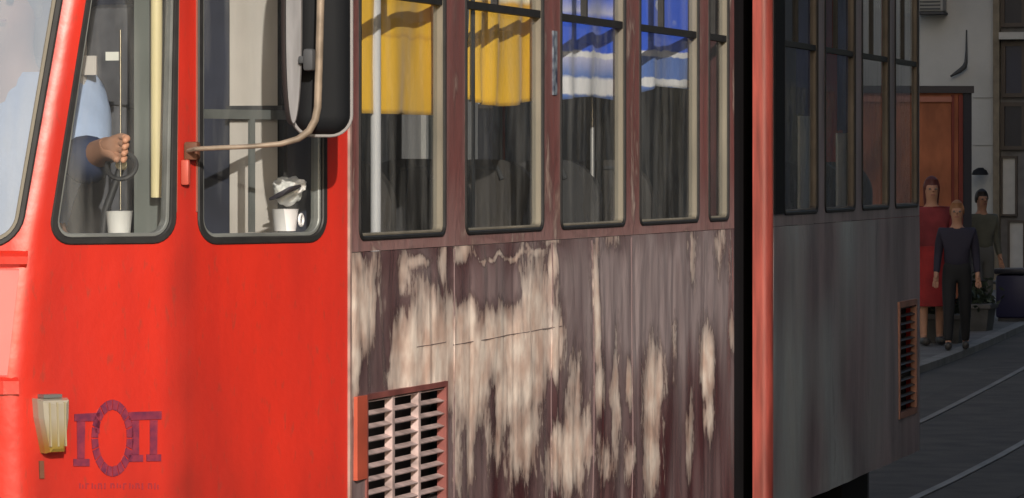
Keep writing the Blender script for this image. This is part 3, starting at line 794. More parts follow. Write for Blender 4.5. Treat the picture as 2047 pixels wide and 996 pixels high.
under(bl.build('gangway_bellows', mat('bellows_rubber', (.008, .007, .008), .95, spec=.08, var=.3, stretch=(1, 1, .2)), tram))
mb = MB(); mb.bb(15.44, 15.5, .003, .12, .4, 3.04); under(mb.build('section_end_frame', mat('maroon_edge', (.09, .03, .028), .4, var=.3), tram))
# rounded sunlit end post of the rear section
ue = U2(1542)
mb = MB(); bm = mb.bm; prof = []
for k in range(9):
    a = radians(90*k/8); r = .04; prof.append((ue+.0+r-r*sin(a)-.0, -r+r*cos(a)))
prof = [(ue+.012, .0)] + [(ue+.04-.04*sin(radians(90*k/8)), -.04+.04*cos(radians(90*k/8))) for k in range(9)] + [(ue, -.078), (ue+.05, -.078)]
prof = prof[1:]
zz = [.46, 1.0, 1.7, 2.4, 3.04]; V = [[bm.verts.new(Ss2(u, z, n)) for u, n in prof] for z in zz]
for a, b in zip(V, V[1:]):
    for i in range(len(prof)): bm.faces.new((a[i], a[(i+1) % len(prof)], b[(i+1) % len(prof)], b[i]))
bm.faces.new(V[0]); bm.faces.new(V[-1][::-1])
under(mb.build('corner_post', M_SALM, tram, True))
us0 = ue + .042; L2 = U2(1838)
wins2 = []
px2 = [(1567, 1633), (1649, 1708), (1723, 1776), (1789, 1834)]
H2 = [rrect(U2(a), U2(b), 1.715, 2.94, .03, 5) for a, b in px2]
H2[3] = rrect(U2(1789), U2(1834), 1.715, 2.94, .03, 5)
rb = under(skin('window_band', Ss2, us0, L2, ZJ, 3.05, H2, .1, .15, M_GRY, tram, .02)); rb['label'] = 'grey window surrounds of the rear section'
set_attr(rb, lambda p: 0, lambda p: .1)
def wave2(u, z):
    f = smooth((ZJ-z)/.1); return (noise.noise(Vector((u*2.2+9, 4, z*.9)))*.010 + noise.noise(Vector((u*7, 1, z*1.4)))*.004)*f
g2u0, g2u1 = U2(1796), U2(1829); g2z1 = z2(1812, 608); g2z0 = z2(1812, 825)
rf = wavy('side_panel', Ss2, steps(us0, L2, 160, (g2u0, g2u1)), steps(.48, ZJ-.002, 60, (g2z0, g2z1)), (g2u0, g2u1, g2z0, g2z1), M_GRY, wave2)
rf['label'] = 'dull grey flank of the rear section in shade'
set_attr(rf, lambda p: max(.0, .28*noise.noise(Vector((p.x*6, 0, p.z*.8)))), lambda p: max(0, min(1, .50+1.3*noise.noise(Vector((p.x*1.8, 0, p.z*1.6))))) * (1-smooth((proj(p)[0]-1690)/110)*.9))
grille(Ss2, g2u0+.012, g2u1-.012, g2z0+.012, g2z1-.012, 1, 13, tram, mat('faded_salmon_frame', (.36, .17, .12), .5, var=.3), mat('dark_slats', (.06, .055, .055), .5), .03)
for L in H2: wins2.append(fit_window('side_window', Ss2, L, tram, .012, .007, bar=2.42, depth=.016, split=.45, frame_m=mat('brown_frame_alu', (.16, .13, .10), .6, var=.3)))
mb = MB(); sbox(mb, Ss2, us0+.004, U2(1566)-.012, 1.71, 3.0, -.002, .007); under(mb.build('rubber_cover', M_BLACK, tram))
# rear taper, mirrored cab shape
e0 = Ss2(L2, 0, 0); d2 = Vector((cos(ang2), sin(ang2)))
def rot(v, a): return Vector((v.x*cos(a)-v.y*sin(a), v.x*sin(a)+v.y*cos(a)))
E = [Vector((e0.x, e0.y))]; E.append(E[-1]+rot(d2, radians(24))*.6); E.append(E[-1]+rot(d2, radians(42))*.5)
nrm2 = Vector((-sin(ang2), cos(ang2))); E.append(E[-1]+nrm2*(2.2-2*((E[-1]-E[0]).dot(nrm2))))
for q in (E[1], E[0]): 
    w_ = (q-E[0]); E.append(E[0]+d2*w_.dot(d2)+nrm2*(2.2-w_.dot(nrm2)))
tl = MB(); bm = tl.bm
for a, b in zip(E, E[1:]):
    for z0, z1 in ((.48, 1.71), (2.92, 3.05)):
        v = [bm.verts.new((p.x, p.y, z)) for p, z in ((a, z0), (b, z0), (b, z1), (a, z1))]; bm.faces.new(v)
    L_ = (b-a).length; t_ = .07/L_
    for s0, s1 in ((0, t_), (1-t_, 1)):
        p, q = a.lerp(b, s0), a.lerp(b, s1); v = [bm.verts.new((c.x, c.y, z)) for c, z in ((p, 1.71), (q, 1.71), (q, 2.92), (p, 2.92))]; bm.faces.new(v)
rc = under(tl.build('rear_end_body', M_RED, tram))
fs = Ss2(.1, 0, -2.2); fe = Ss2(L2, 0, -2.2)
def Sfar(u, z, n): return Ss2(u, z, -2.2+n)
mb = MB(); sbox(mb, Sfar, .08, L2, .48, 1.71, -.0, .03); sbox(mb, Sfar, .08, L2, 2.92, 3.05, 0, .03)
for k in range(5): uu = .08+(L2-.16)*k/4; sbox(mb, Sfar, uu, uu+.08, 1.71, 2.92, 0, .03)
far2 = under(mb.build('far_side_wall', M_FARW, tram))
for k in range(4):
    ua_ = .08+(L2-.16)*k/4+.08; ub2 = .08+(L2-.16)*(k+1)/4; me = bpy.data.meshes.new('far_pane'); me.from_pydata([Sfar(ua_, 1.71, .015), Sfar(ub2, 1.71, .015), Sfar(ub2, 2.92, .015), Sfar(ua_, 2.92, .015)], [], [(0, 1, 2, 3)]); link('far_pane', me, M_TINT if k < 2 else M_GLASS, far2)
mb = MB(); sbox(mb, lambda u, z, n: Ss2(u, z, n), .55, L2, .86, .9, -2.18, -.03); under(mb.build('floor', M_FLOOR, tram))
mb = MB(); sbox(mb, lambda u, z, n: Ss2(u, z, n), .06, L2+1.0, 3.051, 3.22, -1.95, -.2); sbox(mb, Ss2, .05, L2+.02, 3.052, 3.10, -2.2, -.004); under(mb.build('roof', M_ROOF, tram))
mb = MB(); sbox(mb, lambda u, z, n: Ss2(u, z, n), .3, L2-1.2, .42, .8, -2.0, -.25); under(mb.build('underframe', M_BLACK, tram))
bc = Ss2(3.05, 0, -.95); bogie(bc.x, bc.y, ang2, tram)
mb = MB(); sbox(mb, Ss2, L2-.55, L2+.5, .14, .46, -.95, -.34); under(mb.build('equipment_box', mat('dusty_grey_box', (.10, .10, .10), .8, var=.3), tram))
mb = MB(); sbox(mb, Ss2, L2-1.35, L2-.62, .18, .50, -.60, -.16); under(mb.build('bogie_cover', M_BLACK, tram))
mb = MB(); sbox(mb, lambda u, z, n: Ss2(u, z, n), L2-.02, L2+.01, .9, 3.0, -2.15, -.62); under(mb.build('added_rear_partition', M_FARW, tram))  # added to block the bright background seen through the windows
# interior poles and seats
M_CHR = mat('brushed_pole', (.62, .62, .63), .3, metal=.5)
def vpole(px, y, r, m, z0=.9, z1=3.0, nm='handrail'):
    p = on_y(px, 300, y); mb = MB(); mb.tube([(p.x, y, z0), (p.x, y, z1)], r, 14); return under(mb.build(nm, m, tram, True))
vpole(751, .11, .016, mat('white_enamel', (.75, .75, .78), .3))
vpole(1199, .16, .009, M_BLACK); vpole(1184, .18, .008, M_CHR)
vpole(946, .10, .006, M_BLACK)
M_SEAT = mat('seat_shell', (.035, .033, .034), .6, var=.3)
M_SEAT2 = mat('brown_seat_shell', (.045, .038, .033), .6, var=.3)
def seat(x, y, m):
    mb = MB(); mb.box((x, y, 1.34), (.40, .40, .06), None, .025); s_ = under(mb.build('passenger_seat', m, tram, True))
    mb = MB(); mb.prism(rrect(-.20, .20, 1.34, 1.93, .16, 8), lambda u, z, n: Vector((x+.17+n+(z-1.34)*.14, y+u, z)), 0, .05); mb.build('backrest', m, s_, True)
    mb = MB(); mb.tube([(x, y, .9), (x, y, 1.32)], .03, 10); mb.build('seat_leg', M_DGREY, s_)
    mb = MB(); mb.tube([(x+.24, y-.07, 1.86), (x+.25, y-.05, 1.90), (x+.25, y+.05, 1.90), (x+.24, y+.07, 1.86)], .010, 8); mb.build('grab_handle', M_DGREY, s_, True)
for k, x in enumerate((11.35, 12.15, 12.95, 13.75, 14.5)):
    seat(x, .34, M_SEAT if k % 2 else M_SEAT2)
    seat(x, 1.86, M_SEAT)
for u in (.8, 1.6, 2.4, 3.1):
    p = Ss2(u, 0, -.36); seat(p.x, p.y, M_SEAT)
# white panels standing behind the rear windows
M_WPAN = mat('white_panel', (.85, .85, .83), .5, var=.08)
for a, b, t in ((1599, 1627, 232), (1675, 1702, 266)):
    p = on_y(a, 300, .115); q = on_y(b, 300, .085); mb = MB(); zt_ = CAMH + (HZ-t)*proj(p)[2]/FPX
    mb.prism([(0, 1.5), (1, 1.5), (1, zt_), (0, zt_)], lambda u, z, n, p=p, q=q: Vector((p.x+(q.x-p.x)*u, p.y+(q.y-p.y)*u+n, z)), 0, .01)
    under(mb.build('white_screen', M_WPAN, tram))

# ------------------------------------------------------------------ wing mirror
ua, za = cab_uz(376, 302); anchor = Scab(ua, za, .0)
dm = proj(anchor)[2]-.10
def ad(px, py, dz=0): return at_depth(px, py, dm+dz)
arm_pts = [(376, 302, .08), (392, 298, .02), (430, 296, 0), (500, 293, -.0), (560, 288, 0), (596, 278, 0), (618, 262, 0), (630, 240, 0), (635, 215, 0), (638, 120, 0), (641, 0, 0), (643, -120, 0), (645, -240, 0)]
mirr = MB(); mirr.tube([ad(*p) for p in arm_pts], [.0065]*4+[.0075, .009]+[.0105]*7, 14)
M_TAN = mat('weathered_tan_tube', (.27, .21, .155), .5, metal=.1, var=.35, vscale=18)
arm = under(mirr.build('mirror_arm', M_TAN, tram, True)); arm['label'] = 'wing mirror on a curved tan tube arm'
mb = MB(); mb.box(Scab(ua, za+.0, .018), (.03, .04, .05), None, .006); mb.build('mirror_bracket', mat('rust', ()), arm, True)
u3, z3 = cab_uz(366, 345); mb = MB(); c3 = Scab(u3, z3, .012); mb.box(c3, (.018, .024, .07), None, .006); mb.build('bracket_foot', mat('faded_red', (.5, .08, .05), .5), arm, True)
# mirror head: rounded shell, back to the viewer
mc = at_depth(636, 0, dm+.10)
uax = (RT*1.0 + FW*.10).normalized(); nax = Vector((-uax.y, uax.x, 0)); 
if nax.dot(FW) > 0: nax = -nax     # faces the camera
def Smir(u, z, n): return mc + uax*u + nax*n + Vector((0, 0, z))
def mloop(w0, w1, h0, h1, r): return rrect(w0, w1, h0, h1, r, 8)
pxm = dm/FPX
hw0, hw1 = (586-636)*pxm, (702-636)*pxm; hb = -(272)*pxm; ht = .42
bm = bmesh.new(); rings = []
for n_, ins in ((-.045, .0), (-.01, .0), (.012, .006), (.028, .022), (.036, .045)):
    lp = inset(mloop(hw0, hw1, hb, ht, .055), ins); rings.append([bm.verts.new(Smir(u, z, n_)) for u, z in lp])
K = len(rings[0])
for a, b in zip(rings, rings[1:]):
    for i in range(K): bm.faces.new((a[i], a[(i+1) % K], b[(i+1) % K], b[i]))
bm.faces.new(rings[-1]); bmesh.ops.recalc_face_normals(bm, faces=bm.faces)
me = bpy.data.meshes.new('mirror_housing'); bm.to_mesh(me); bm.free(); shade_auto(me); hs = link('mirror_housing', me, M_BLACK, arm)
ring('mirror_rim', Smir, mloop(hw0, hw1, hb, ht, .055), .007, .003, -.048, -.002, mat('grey_rim', (.20, .19, .19), .45), hs, bev=.002)
lp = mloop(hw0, hw1, hb, ht, .055); me = bpy.data.meshes.new('mirror_glass'); me.from_pydata([Smir(u, z, -.046) for u, z in lp], [], [list(range(len(lp)))])
link('mirror_glass', me, mat('mirror_silver', (.8, .8, .8), .03, metal=1), hs)
# narrow auxiliary mirror in front of the big one, a tall thin oval
mc2 = at_depth(585, 60, dm+.02)
uq_ = (RT*.9 + FW*.42).normalized(); nq_ = Vector((uq_.y, -uq_.x, 0)); nq_ = -nq_ if nq_.dot(FW) > 0 else nq_
def Sm2(u, z, n): return mc2 + uq_*u + nq_*n + Vector((0, 0, z))
zlo, zhi = -(250-60)*pxm, .36
ov = [(.027*cos(2*pi*k/40), (zlo+zhi)/2 + (zhi-zlo)/2*(abs(sin(2*pi*k/40))**.75)*(1 if sin(2*pi*k/40) > 0 else -1)) for k in range(40)]
bm = bmesh.new(); rings = []
for n_, k_ in ((-.03, .80), (-.015, 1.0), (.004, 1.0), (.007, .95), (.004, .80), (.003, .0)):
    rings.append([bm.verts.new(Sm2(u*k_, (zlo+zhi)/2+(z-(zlo+zhi)/2)*(1-(1-k_)*.08), n_)) for u, z in ov])
for a, b in zip(rings, rings[1:]):
    for i_ in range(len(a)): bm.faces.new((a[i_], a[(i_+1) % len(a)], b[(i_+1) % len(a)], b[i_]))
bm.faces.new(rings[0][::-1]); bmesh.ops.recalc_face_normals(bm, faces=bm.faces)
me = bpy.data.meshes.new('auxiliary_mirror'); bm.to_mesh(me); bm.free(); me.materials.append(mat('mirror_shell_dark', (.05, .045, .045), .5)); 
shade_auto(me); ax = link('auxiliary_mirror', me, None, arm)
me = bpy.data.meshes.new('mirror_face'); me.from_pydata([Sm2(u*.80, (zlo+zhi)/2+(z-(zlo+zhi)/2)*.985, .0065) for u, z in ov], [], [list(range(40))]); link('mirror_face', me, mat('dull_silver', (.55, .54, .55), .35, metal=.7, var=.35, vscale=3, stretch=(6, 6, 1)), ax)
mb = MB(); p = at_depth(628, 120, dm); mb.box(p + Vector((.0, 0, 0)) - uax*.012, (.035, .03, .06), None, .008); mb.box(at_depth(610, 120, dm+.03), (.06, .02, .02), None, .004)
mb.build('mirror_clamp', M_DGREY, arm, True)

# ------------------------------------------------------------------ things in the cab
def cup(name, px, pyt, pyb, depth, wpx, m):
    Z = depth; b = at_depth(px, pyb, Z); t = at_depth(px, pyt, Z); h_ = t.z-b.z; r = wpx/2*Z/FPX
    mb = MB(); mb.lathe([(r*.80, 0), (r, h_*.97), (r*1.05, h_), (r*.95, h_*.995), (r*.92, h_*.9), (.005, h_*.88)], b, 28)
    return mb.build(name, m, None, True)
M_CUP = mat('white_plastic', (.80, .79, .76), .4)
dW1 = proj(Scab(cu(238), 1.7, -.10))[2]; dW2 = proj(Scab(cu(572), 1.7, -.09))[2]
c1 = cup('plastic_cup', 238, 422, 477, dW1, 54, M_CUP); tag(c1, 'white plastic cup on the ledge behind the driver window, beside the cream handrail', 'cup')
c2 = cup('mug', 570, 418, 462, dW2, 54, mat('white_ceramic', (.82, .80, .80), .25))
mgr = empty('white_mug'); c2.parent = mgr; c2.name = 'mug_body'; tag(mgr, 'white mug with a handle on the ledge under the wing mirror', 'mug')
mb = MB(); hc = at_depth(602, 440, dW2); torus(mb, hc, .016, .004, Matrix.Rotation(radians(90), 3, 'X'), 20, 8); mb.build('mug_handle', mat('white_ceramic', ()), mgr, True)
capr = empty('plastic_bag', at_depth(578, 384, dW2+.03)); tag(capr, 'crumpled white plastic bag tied with a dark strap, hanging above the mug in the cab', 'bag')
bm = bmesh.new(); r_ = bmesh.ops.create_icosphere(bm, subdivisions=5, radius=1)
for v in r_['verts']:
    p = v.co.copy(); q = p + Vector((3.1, 1.7, .4)); k = 1 + .30*noise.noise(q*1.6) - .16*abs(noise.noise(q*3.7)) + .05*noise.noise(q*9)
    v.co = Vector((p.x*.040*k, p.y*.050*k, p.z*.040*k - .35*p.y*.05*(1 if p.y < 0 else -.3)))
me = bpy.data.meshes.new('bag_body'); bm.to_mesh(me); bm.free(); link('bag_body', me, M_CUP, capr, True)
MB().tube([(-.035, .045, -.020), (-.048, .015, -.010), (-.048, -.02, .008), (-.036, -.048, .018)], [.004, .008, .008, .004], 8).build('strap', mat('cap_band', (.05, .045, .06), .6), capr, True)
# peg that carries the cap
mb = MB(); cpz = at_depth(577, 400, dW2+.03); mb.tube([cpz+Vector((.02, 0, -.02)), Vector((BX-.02, cpz.y+.03, cpz.z+.01))], .008, 8); mb.build('coat_peg', M_DGREY, bulk)

# ------------------------------------------------------------------ cloths hanging inside the windows
def cloth_mat(name, kind):
    m = bpy.data.materials.new(name); m.use_nodes = True; n = m.node_tree.nodes; l = m.node_tree.links; b = n['Principled BSDF']
    b.inputs['Roughness'].default_value = .85; b.inputs['Sheen Weight'].default_value = .2
    uv = n.new('ShaderNodeUVMap'); s = n.new('ShaderNodeSeparateXYZ'); l.new(uv.outputs[0], s.inputs[0])
    t = n.new('ShaderNodeTexNoise'); t.inputs['Scale'].default_value = 7; t.inputs['Detail'].default_value = 5; l.new(uv.outputs[0], t.inputs[0])
    ad_ = n.new('ShaderNodeMath'); ad_.operation = 'MULTIPLY_ADD'; l.new(t.outputs[0], ad_.inputs[0]); ad_.inputs[1].default_value = .07; l.new(s.outputs[1], ad_.inputs[2])
    r = n.new('ShaderNodeValToRGB'); r.color_ramp.interpolation = 'LINEAR'; e = r.color_ramp.elements
    W = (.95, .93, .95); B = (.03, .13, .85); BG = (.12, .23, .62); LV = (.62, .62, .86); Y = (.95, .55, .035); Y2 = (.78, .42, .03); YW = (.99, .90, .66)
    st = {'yellow': [(0, Y2), (.06, Y), (.40, Y), (.41, Y2), (.43, Y), (.6, Y), (.78, YW), (1, Y)],
          'yellow2': [(0, Y2), (.05, Y), (.5, Y), (.62, Y2), (.65, YW), (1, Y)],
          'blue': [(0, BG), (.08, BG), (.095, W), (.19, W), (.21, BG), (.33, LV), (.34, W), (.37, W), (.38, B), (.60, B), (.64, LV), (.74, B), (1, W)],
          'blue2': [(0, BG), (.07, BG), (.08, W), (.14, W), (.15, BG), (.32, BG), (.33, W), (.37, W), (.38, B), (1, B)]}[kind]
    while len(e) < len(st): e.new(.5)
    for i, (p, c) in enumerate(st): e[i].position = p; e[i].color = c + (1,)
    l.new(ad_.outputs[0], r.inputs[0])
    # printed patches
    t2 = n.new('ShaderNodeTexNoise'); t2.inputs['Scale'].default_value = 3.2; t2.inputs['Detail'].default_value = 3; l.new(uv.outputs[0], t2.inputs[0])
    mr = n.new('ShaderNodeMapRange'); mr.inputs[1].default_value = .56; mr.inputs[2].default_value = .60; l.new(t2.outputs[0], mr.inputs[0])
    mk = n.new('ShaderNodeMapRange'); mk.inputs[1].default_value = .55; mk.inputs[2].default_value = .68; l.new(s.outputs[1], mk.inputs[0])
    mu = n.new('ShaderNodeMath'); mu.operation = 'MULTIPLY'; l.new(mr.outputs[0], mu.inputs[0]); l.new(mk.outputs[0], mu.inputs[1])
    mx = n.new('ShaderNodeMix'); mx.data_type = 'RGBA'; l.new(mu.outputs[0], mx.inputs[0]); l.new(r.outputs[0], mx.inputs[6])
    mx.inputs[7].default_value = {'yellow': (.88, .82, .6, 1), 'yellow2': (.9, .78, .5, 1), 'blue': (.85, .85, .92, 1), 'blue2': (.75, .78, .9, 1)}[kind]
    l.new(mx.outputs[2], b.inputs['Base Color'])
    return m
def cloth(label, pxl, pxr, pyb, kind, edge, pleat=.014, nple=5, ztop=2.93):
    yr = .045; r = on_y(pxr, 300, yr); ang = radians(-9); d = Vector((cos(ang), sin(ang)))
    lo, hi = 0, 2.0
    for _ in range(40):
        m_ = (lo+hi)/2; q = Vector((r.x, r.y))-d*m_
        if proj((q.x, q.y, 2))[0] > pxl: lo = m_
        else: hi = m_
    wd = lo; q0 = Vector((r.x, r.y))-d*wd; nn = Vector((d.y, -d.x))
    if nn.y > 0: nn = -nn
    Z = proj((r.x, r.y, 2))[2]; zb0 = CAMH + (HZ-pyb)*Z/FPX
    NU, NZ = 90, 50; bm = bmesh.new(); uvl = bm.loops.layers.uv.new('UVMap'); V = []; UV = {}
    for i in range(NU+1):
        u = i/NU; zb1 = zb0 + edge(u)*Z/FPX; col = []
        for j in range(NZ+1):
            v = j/NZ; z = zb1 + (ztop-zb1)*v
            off = pleat*(sin(2*pi*(nple*u + .35*sin(5*u) + .12*sin(3*v+u*4))) )*(1-.4*v) + .010*noise.noise(Vector((u*6, v*3, wd*10)))
            p = q0 + d*(wd*u) + nn*off; vv = bm.verts.new((p.x, p.y, z)); col.append(vv); UV[vv] = (u, (z-zb0)/(ztop-.40-zb0)*.75)
        V.append(col)
    for i in range(NU):
        for j in range(NZ):
            f = bm.faces.new((V[i][j], V[i+1][j], V[i+1][j+1], V[i][j+1]))
            for lp_ in f.loops: lp_[uvl].uv = UV[lp_.vert]
    me = bpy.data.meshes.new('hanging_cloth'); bm.to_mesh(me); bm.free()
    o = link('hanging_cloth', me, cloth_mat('cloth_'+kind, kind), None, True)
    md = o.modifiers.new('thickness', 'SOLIDIFY'); md.thickness = .002
    tag(o, label, 'cloth', 'coloured cloths hanging in the tram windows'); return o
cloth('amber cloth with a straight hem in the widest side window, beside the white pole', 700, 882, 231, 'yellow', lambda u: 0, .012, 4)
cloth('narrower yellow pleated cloth with an arched hem in the second side window', 932, 1075, 204, 'yellow2', lambda u: -14*sin(pi*u)+6*u, .014, 5)
cloth('pale blue and white striped cloth behind the black pole in the third side window', 1112, 1237, 208, 'blue', lambda u: 12*sin(pi*u*.9), .012, 4)
cloth('deep blue cloth with thin white stripes in the fourth side window', 1270, 1382, 186, 'blue2', lambda u: -8+22*smooth(u*2.2)-8*u, .011, 3)
def rear_cloth(label, a, b, t, col):
    p = on_y(a, 300, .30); q = on_y(b, 300, .25); N = 40; bm = bmesh.new(); V = []
    zt0 = CAMH+(HZ-t)*proj(p)[2]/FPX
    for i in range(N+1):
        u = i/N; pp = p.lerp(q, u); V.append([bm.verts.new((pp.x, pp.y+.012*sin(u*28), z)) for z in (zt0+.01*sin(u*9), (zt0+2.9)/2, 2.9)])
    for i in range(N):
        for j in range(2): bm.faces.new((V[i][j], V[i+1][j], V[i+1][j+1], V[i][j+1]))
    me = bpy.data.meshes.new('hanging_cloth'); bm.to_mesh(me); bm.free(); o = link('hanging_cloth', me, mat(label[:12], col, .8, var=.3), None, True)
    o.modifiers.new('thickness', 'SOLIDIFY').thickness = .002
    tag(o, label, 'cloth', 'coloured cloths hanging in the tram windows')
rear_cloth('dim violet-blue cloth above the white panel in the first window of the rear section', 1595, 1628, 230, (.10, .11, .34))
rear_cloth('dusky blue cloth above the white panel in the second window of the rear section', 1678, 1703, 262, (.08, .10, .28))
# flag sliver between second and third window: part of the red pillar, dark blue sticker
mb = MB(); sbox(mb, Ss1, X1(1104), X1(1112), on_y(1108, 190).z, on_y(1108, 62).z, .0005, .004); under(mb.build('sticker', mat('blue_sticker', (.03, .04, .14), .4, var=.6, vscale=30, col2=(.3, .35, .4)), tram))

# ------------------------------------------------------------------ people
def skinned(name, verts, edges, m, parent, sub=2, root=0):
    me = bpy.data.meshes.new(name); me.from_pydata([v[0] for v in verts], edges, [])
    o = bpy.data.objects.new(name, me); COL.objects.link(o)
    md = o.modifiers.new('s', 'SKIN'); md.use_smooth_shade = True
    for i, v in enumerate(verts):
        r = v[1]; sv = me.skin_vertices[0].data[i]; sv.radius = (r, r) if isinstance(r, float) else r; sv.use_root = (i == root)
    o.modifiers.new('b', 'SUBSURF').levels = sub
    dg = bpy.context.evaluated_depsgraph_get(); me2 = bpy.data.meshes.new_from_object(o.evaluated_get(dg)); me2.name = name
    bpy.data.objects.remove(o); me2.materials.clear()
    for p in me2.polygons: p.use_smooth = True
    return link(name, me2, m, parent)
M_SKIN = mat('skin', (.44, .23, .145), .6, var=.12, vscale=9)
M_HAIRD = mat('dark_hair', (.02, .014, .012), .6); M_EYE = mat('eye', (.12, .10, .09), .3); M_SOLE = mat('shoe', (.03, .028, .028), .5)
def head(body, c, f, m_hair, long=False, s=1.0):
    """head shape is part of the body mesh; hair and eyes are children"""
    c = Vector(c); f = Vector(f).normalized(); q = Vector((f.x, f.y, 0)).to_track_quat('Y', 'Z').to_matrix()
    mb = MB(); bm = mb.bm
    r = bmesh.ops.create_uvsphere(bm, u_segments=24, v_segments=16, radius=1)
    for v in r['verts']:
        p = v.co.copy(); k = 1
        if p.z > -.05 or p.y < -.1: pass
        keep = (p.y < .0 and p.z > (-.45 if not long else -1)) or (p.y < .35 and p.z > -.05) or p.z > .60
        s_ = 1.05 if keep else .80
        v.co = c + q @ Vector((p.x*.078*s*s_, p.y*.098*s*s_ - .004, (p.z*.118*s_*s + .012 - (.10 if long and p.z < -.2 and p.y < .2 else 0))))
    mb.build('hair', m_hair, body, True)
    for sx in (-1, 1):
        e = MB(); e.lathe([(.012, -.004), (.010, .004), (.003, .007)], c + q @ Vector((sx*.031*s, .088*s, .008)), 10, q @ Matrix.Rotation(radians(-90), 3, 'X')); e.build('eye', M_EYE, body, True)
    mb = MB(); mb.tube([c + q @ Vector((-.022, .093*s, -.052*s)), c + q @ Vector((0, .098*s, -.050*s)), c + q @ Vector((.022, .093*s, -.052*s))], .0045, 6); mb.build('mouth', mat('lips', (.32, .10, .09), .5), body, True)
def person(loc, face, H, label, top, bottom, hair, arms, skirt=False, long_hair=False, group=None, sit=False, step=.10, knee_bare=False):
    """loc: point under the hips; face: heading (radians). arms: list of two (elbow, hand) offsets in body axes (right, fwd, up) as fraction of H"""
    root = empty('person', loc, face - pi/2); tag(root, label, 'person', group)
    s = H/1.75; hipz = .93*s if not sit else .50
    V = []; E = []
    def v(p, r): V.append((Vector(p), r)); return len(V)-1
    hip = v((0, 0, hipz), (.15*s, .11*s)); wa = v((0, 0, hipz+.18*s), (.125*s, .095*s)); ch = v((0, .01, hipz+.38*s), (.155*s, .105*s)); nb = v((0, 0, hipz+.50*s), (.07*s, .07*s)); nk = v((0, .01, hipz+.57*s), .058*s)
    hd0 = v((0, .015, hipz+.622*s), (.070*s, .080*s)); hd1 = v((0, .012, hipz+.695*s), (.080*s, .096*s)); hd2 = v((0, .005, hipz+.765*s), (.063*s, .075*s))
    nose = None
    E += [(hip, wa), (wa, ch), (ch, nb), (nb, nk), (nk, hd0), (hd0, hd1), (hd1, hd2)]
    ids = {'arm': [], 'leg': []}
    for sx, (el, ha) in zip((-1, 1), arms):
        sh = v((sx*.185*s, 0, hipz+.46*s), .052*s); e_ = v((sx*el[0]*s, el[1]*s, hipz+el[2]*s), .040*s); h_ = v((sx*ha[0]*s, ha[1]*s, hipz+ha[2]*s), .028*s)
        d = (V[h_][0]-V[e_][0]).normalized(); pm = v(V[h_][0]+d*.07*s, (.036*s, .018*s))
        E += [(ch, sh), (sh, e_), (e_, h_), (h_, pm)]; ids['arm'].append((sh, e_, h_, pm))
        side_ = d.cross(Vector((0, 1, 0))); side_ = side_.normalized() if side_.length > .1 else Vector((1, 0, 0))
        for k, fl_ in enumerate((.062, .072, .068, .055)):
            off = side_*((k-1.5)*.018*s); a = v(V[pm][0]+off+d*.03*s, .0095*s); b = v(V[pm][0]+off+d*(.03+fl_*.5)*s+Vector((0, .006, -.004)), .0085*s); c = v(V[pm][0]+off+d*(.03+fl_)*s*.9+Vector((0, .02*s, -.008)), .007*s)
            E += [(pm, a), (a, b), (b, c)]
        tb = v(V[h_][0]+d*.05*s+Vector((0, .045*s, 0)), .010*s); E += [(h_, tb)]
    for k, sx in enumerate((-1, 1)):
        fy = (step if k else -step)*s
        if not sit: hp = v((sx*.09*s, 0, hipz-.06*s), .085*s); kn = v((sx*.095*s, fy*.45+.02, hipz-.46*s), .058*s); an = v((sx*.10*s, fy, .09*s), .038*s)
        else: hp = v((sx*.10*s, .05, hipz), .09*s); kn = v((sx*.11*s, .44*s, hipz+.01), .06*s); an = v((sx*.11*s, .44*s, .09), .038*s)
        to = v(V[an][0]+Vector((0, .13*s, -.055*s)), (.036*s, .025*s)); E += [(hip, hp), (hp, kn), (kn, an), (an, to)]; ids['leg'].append((hp, kn, an, to))
    body = skinned('body', V, E, M_SKIN, root)
    mb = MB(); nz_ = hipz+.69*s; mb.tube([(0, .094*s, nz_+.02*s), (0, .118*s, nz_-.014*s), (0, .106*s, nz_-.022*s)], [.006*s, .012*s, .006*s], 8); mb.build('nose', M_SKIN, body, True)
    head(body, (0, .008, hipz+.69*s), (0, 1, 0), hair, long_hair, s*1.07)
    # clothing
    def sub_skin(name, idx, ed, m, g=1.16):
        mp_ = {a: i for i, a in enumerate(idx)}
        def gr(r): return (r[0]*g+.006, r[1]*g+.006) if isinstance(r, tuple) else r*g+.006
        return skinned(name, [(V[i][0], gr(V[i][1])) for i in idx], [(mp_[a], mp_[b]) for a, b in ed], m, body)
    (s0, e0_, h0, p0), (s1, e1, h1, p1) = ids['arm']
    sub_skin('shirt', [hip, wa, ch, nb, s0, e0_, h0, s1, e1, h1], [(hip, wa), (wa, ch), (ch, nb), (ch, s0), (s0, e0_), (e0_, h0), (ch, s1), (s1, e1), (e1, h1)], top)
    (a0, k0, n0, t0), (a1, k1, n1, t1) = ids['leg']
    if skirt:
        mb = MB(); mb.lathe([(.150*s, hipz+.10*s), (.18*s, hipz-.08*s), (.20*s, hipz-.3*s), (.235*s, hipz-.52*s), (.225*s, hipz-.52*s), (.14*s, hipz-.05)], (0, 0, 0), 22); mb.build('skirt', bottom, body, True)
    else: sub_skin('trousers', [hip, wa, a0, k0, n0, a1, k1, n1], [(hip, wa), (hip, a0), (a0, k0), (k0, n0), (hip, a1), (a1, k1), (k1, n1)], bottom, 1.14)
    for a, t in ((n0, t0), (n1, t1)):
        mb = MB(); c = (V[a][0]+V[t][0])/2; c.z = .05; mb.box(c+Vector((0, .02*s, 0)), (.085*s, .25*s, .08), None, .03); mb.build('shoe', M_SOLE, body, True)
    return root
ARM_DOWN = [((.22, -.03, .19), (.24, .04, -.04)), ((.22, -.03, .19), (.24, .06, -.04))]
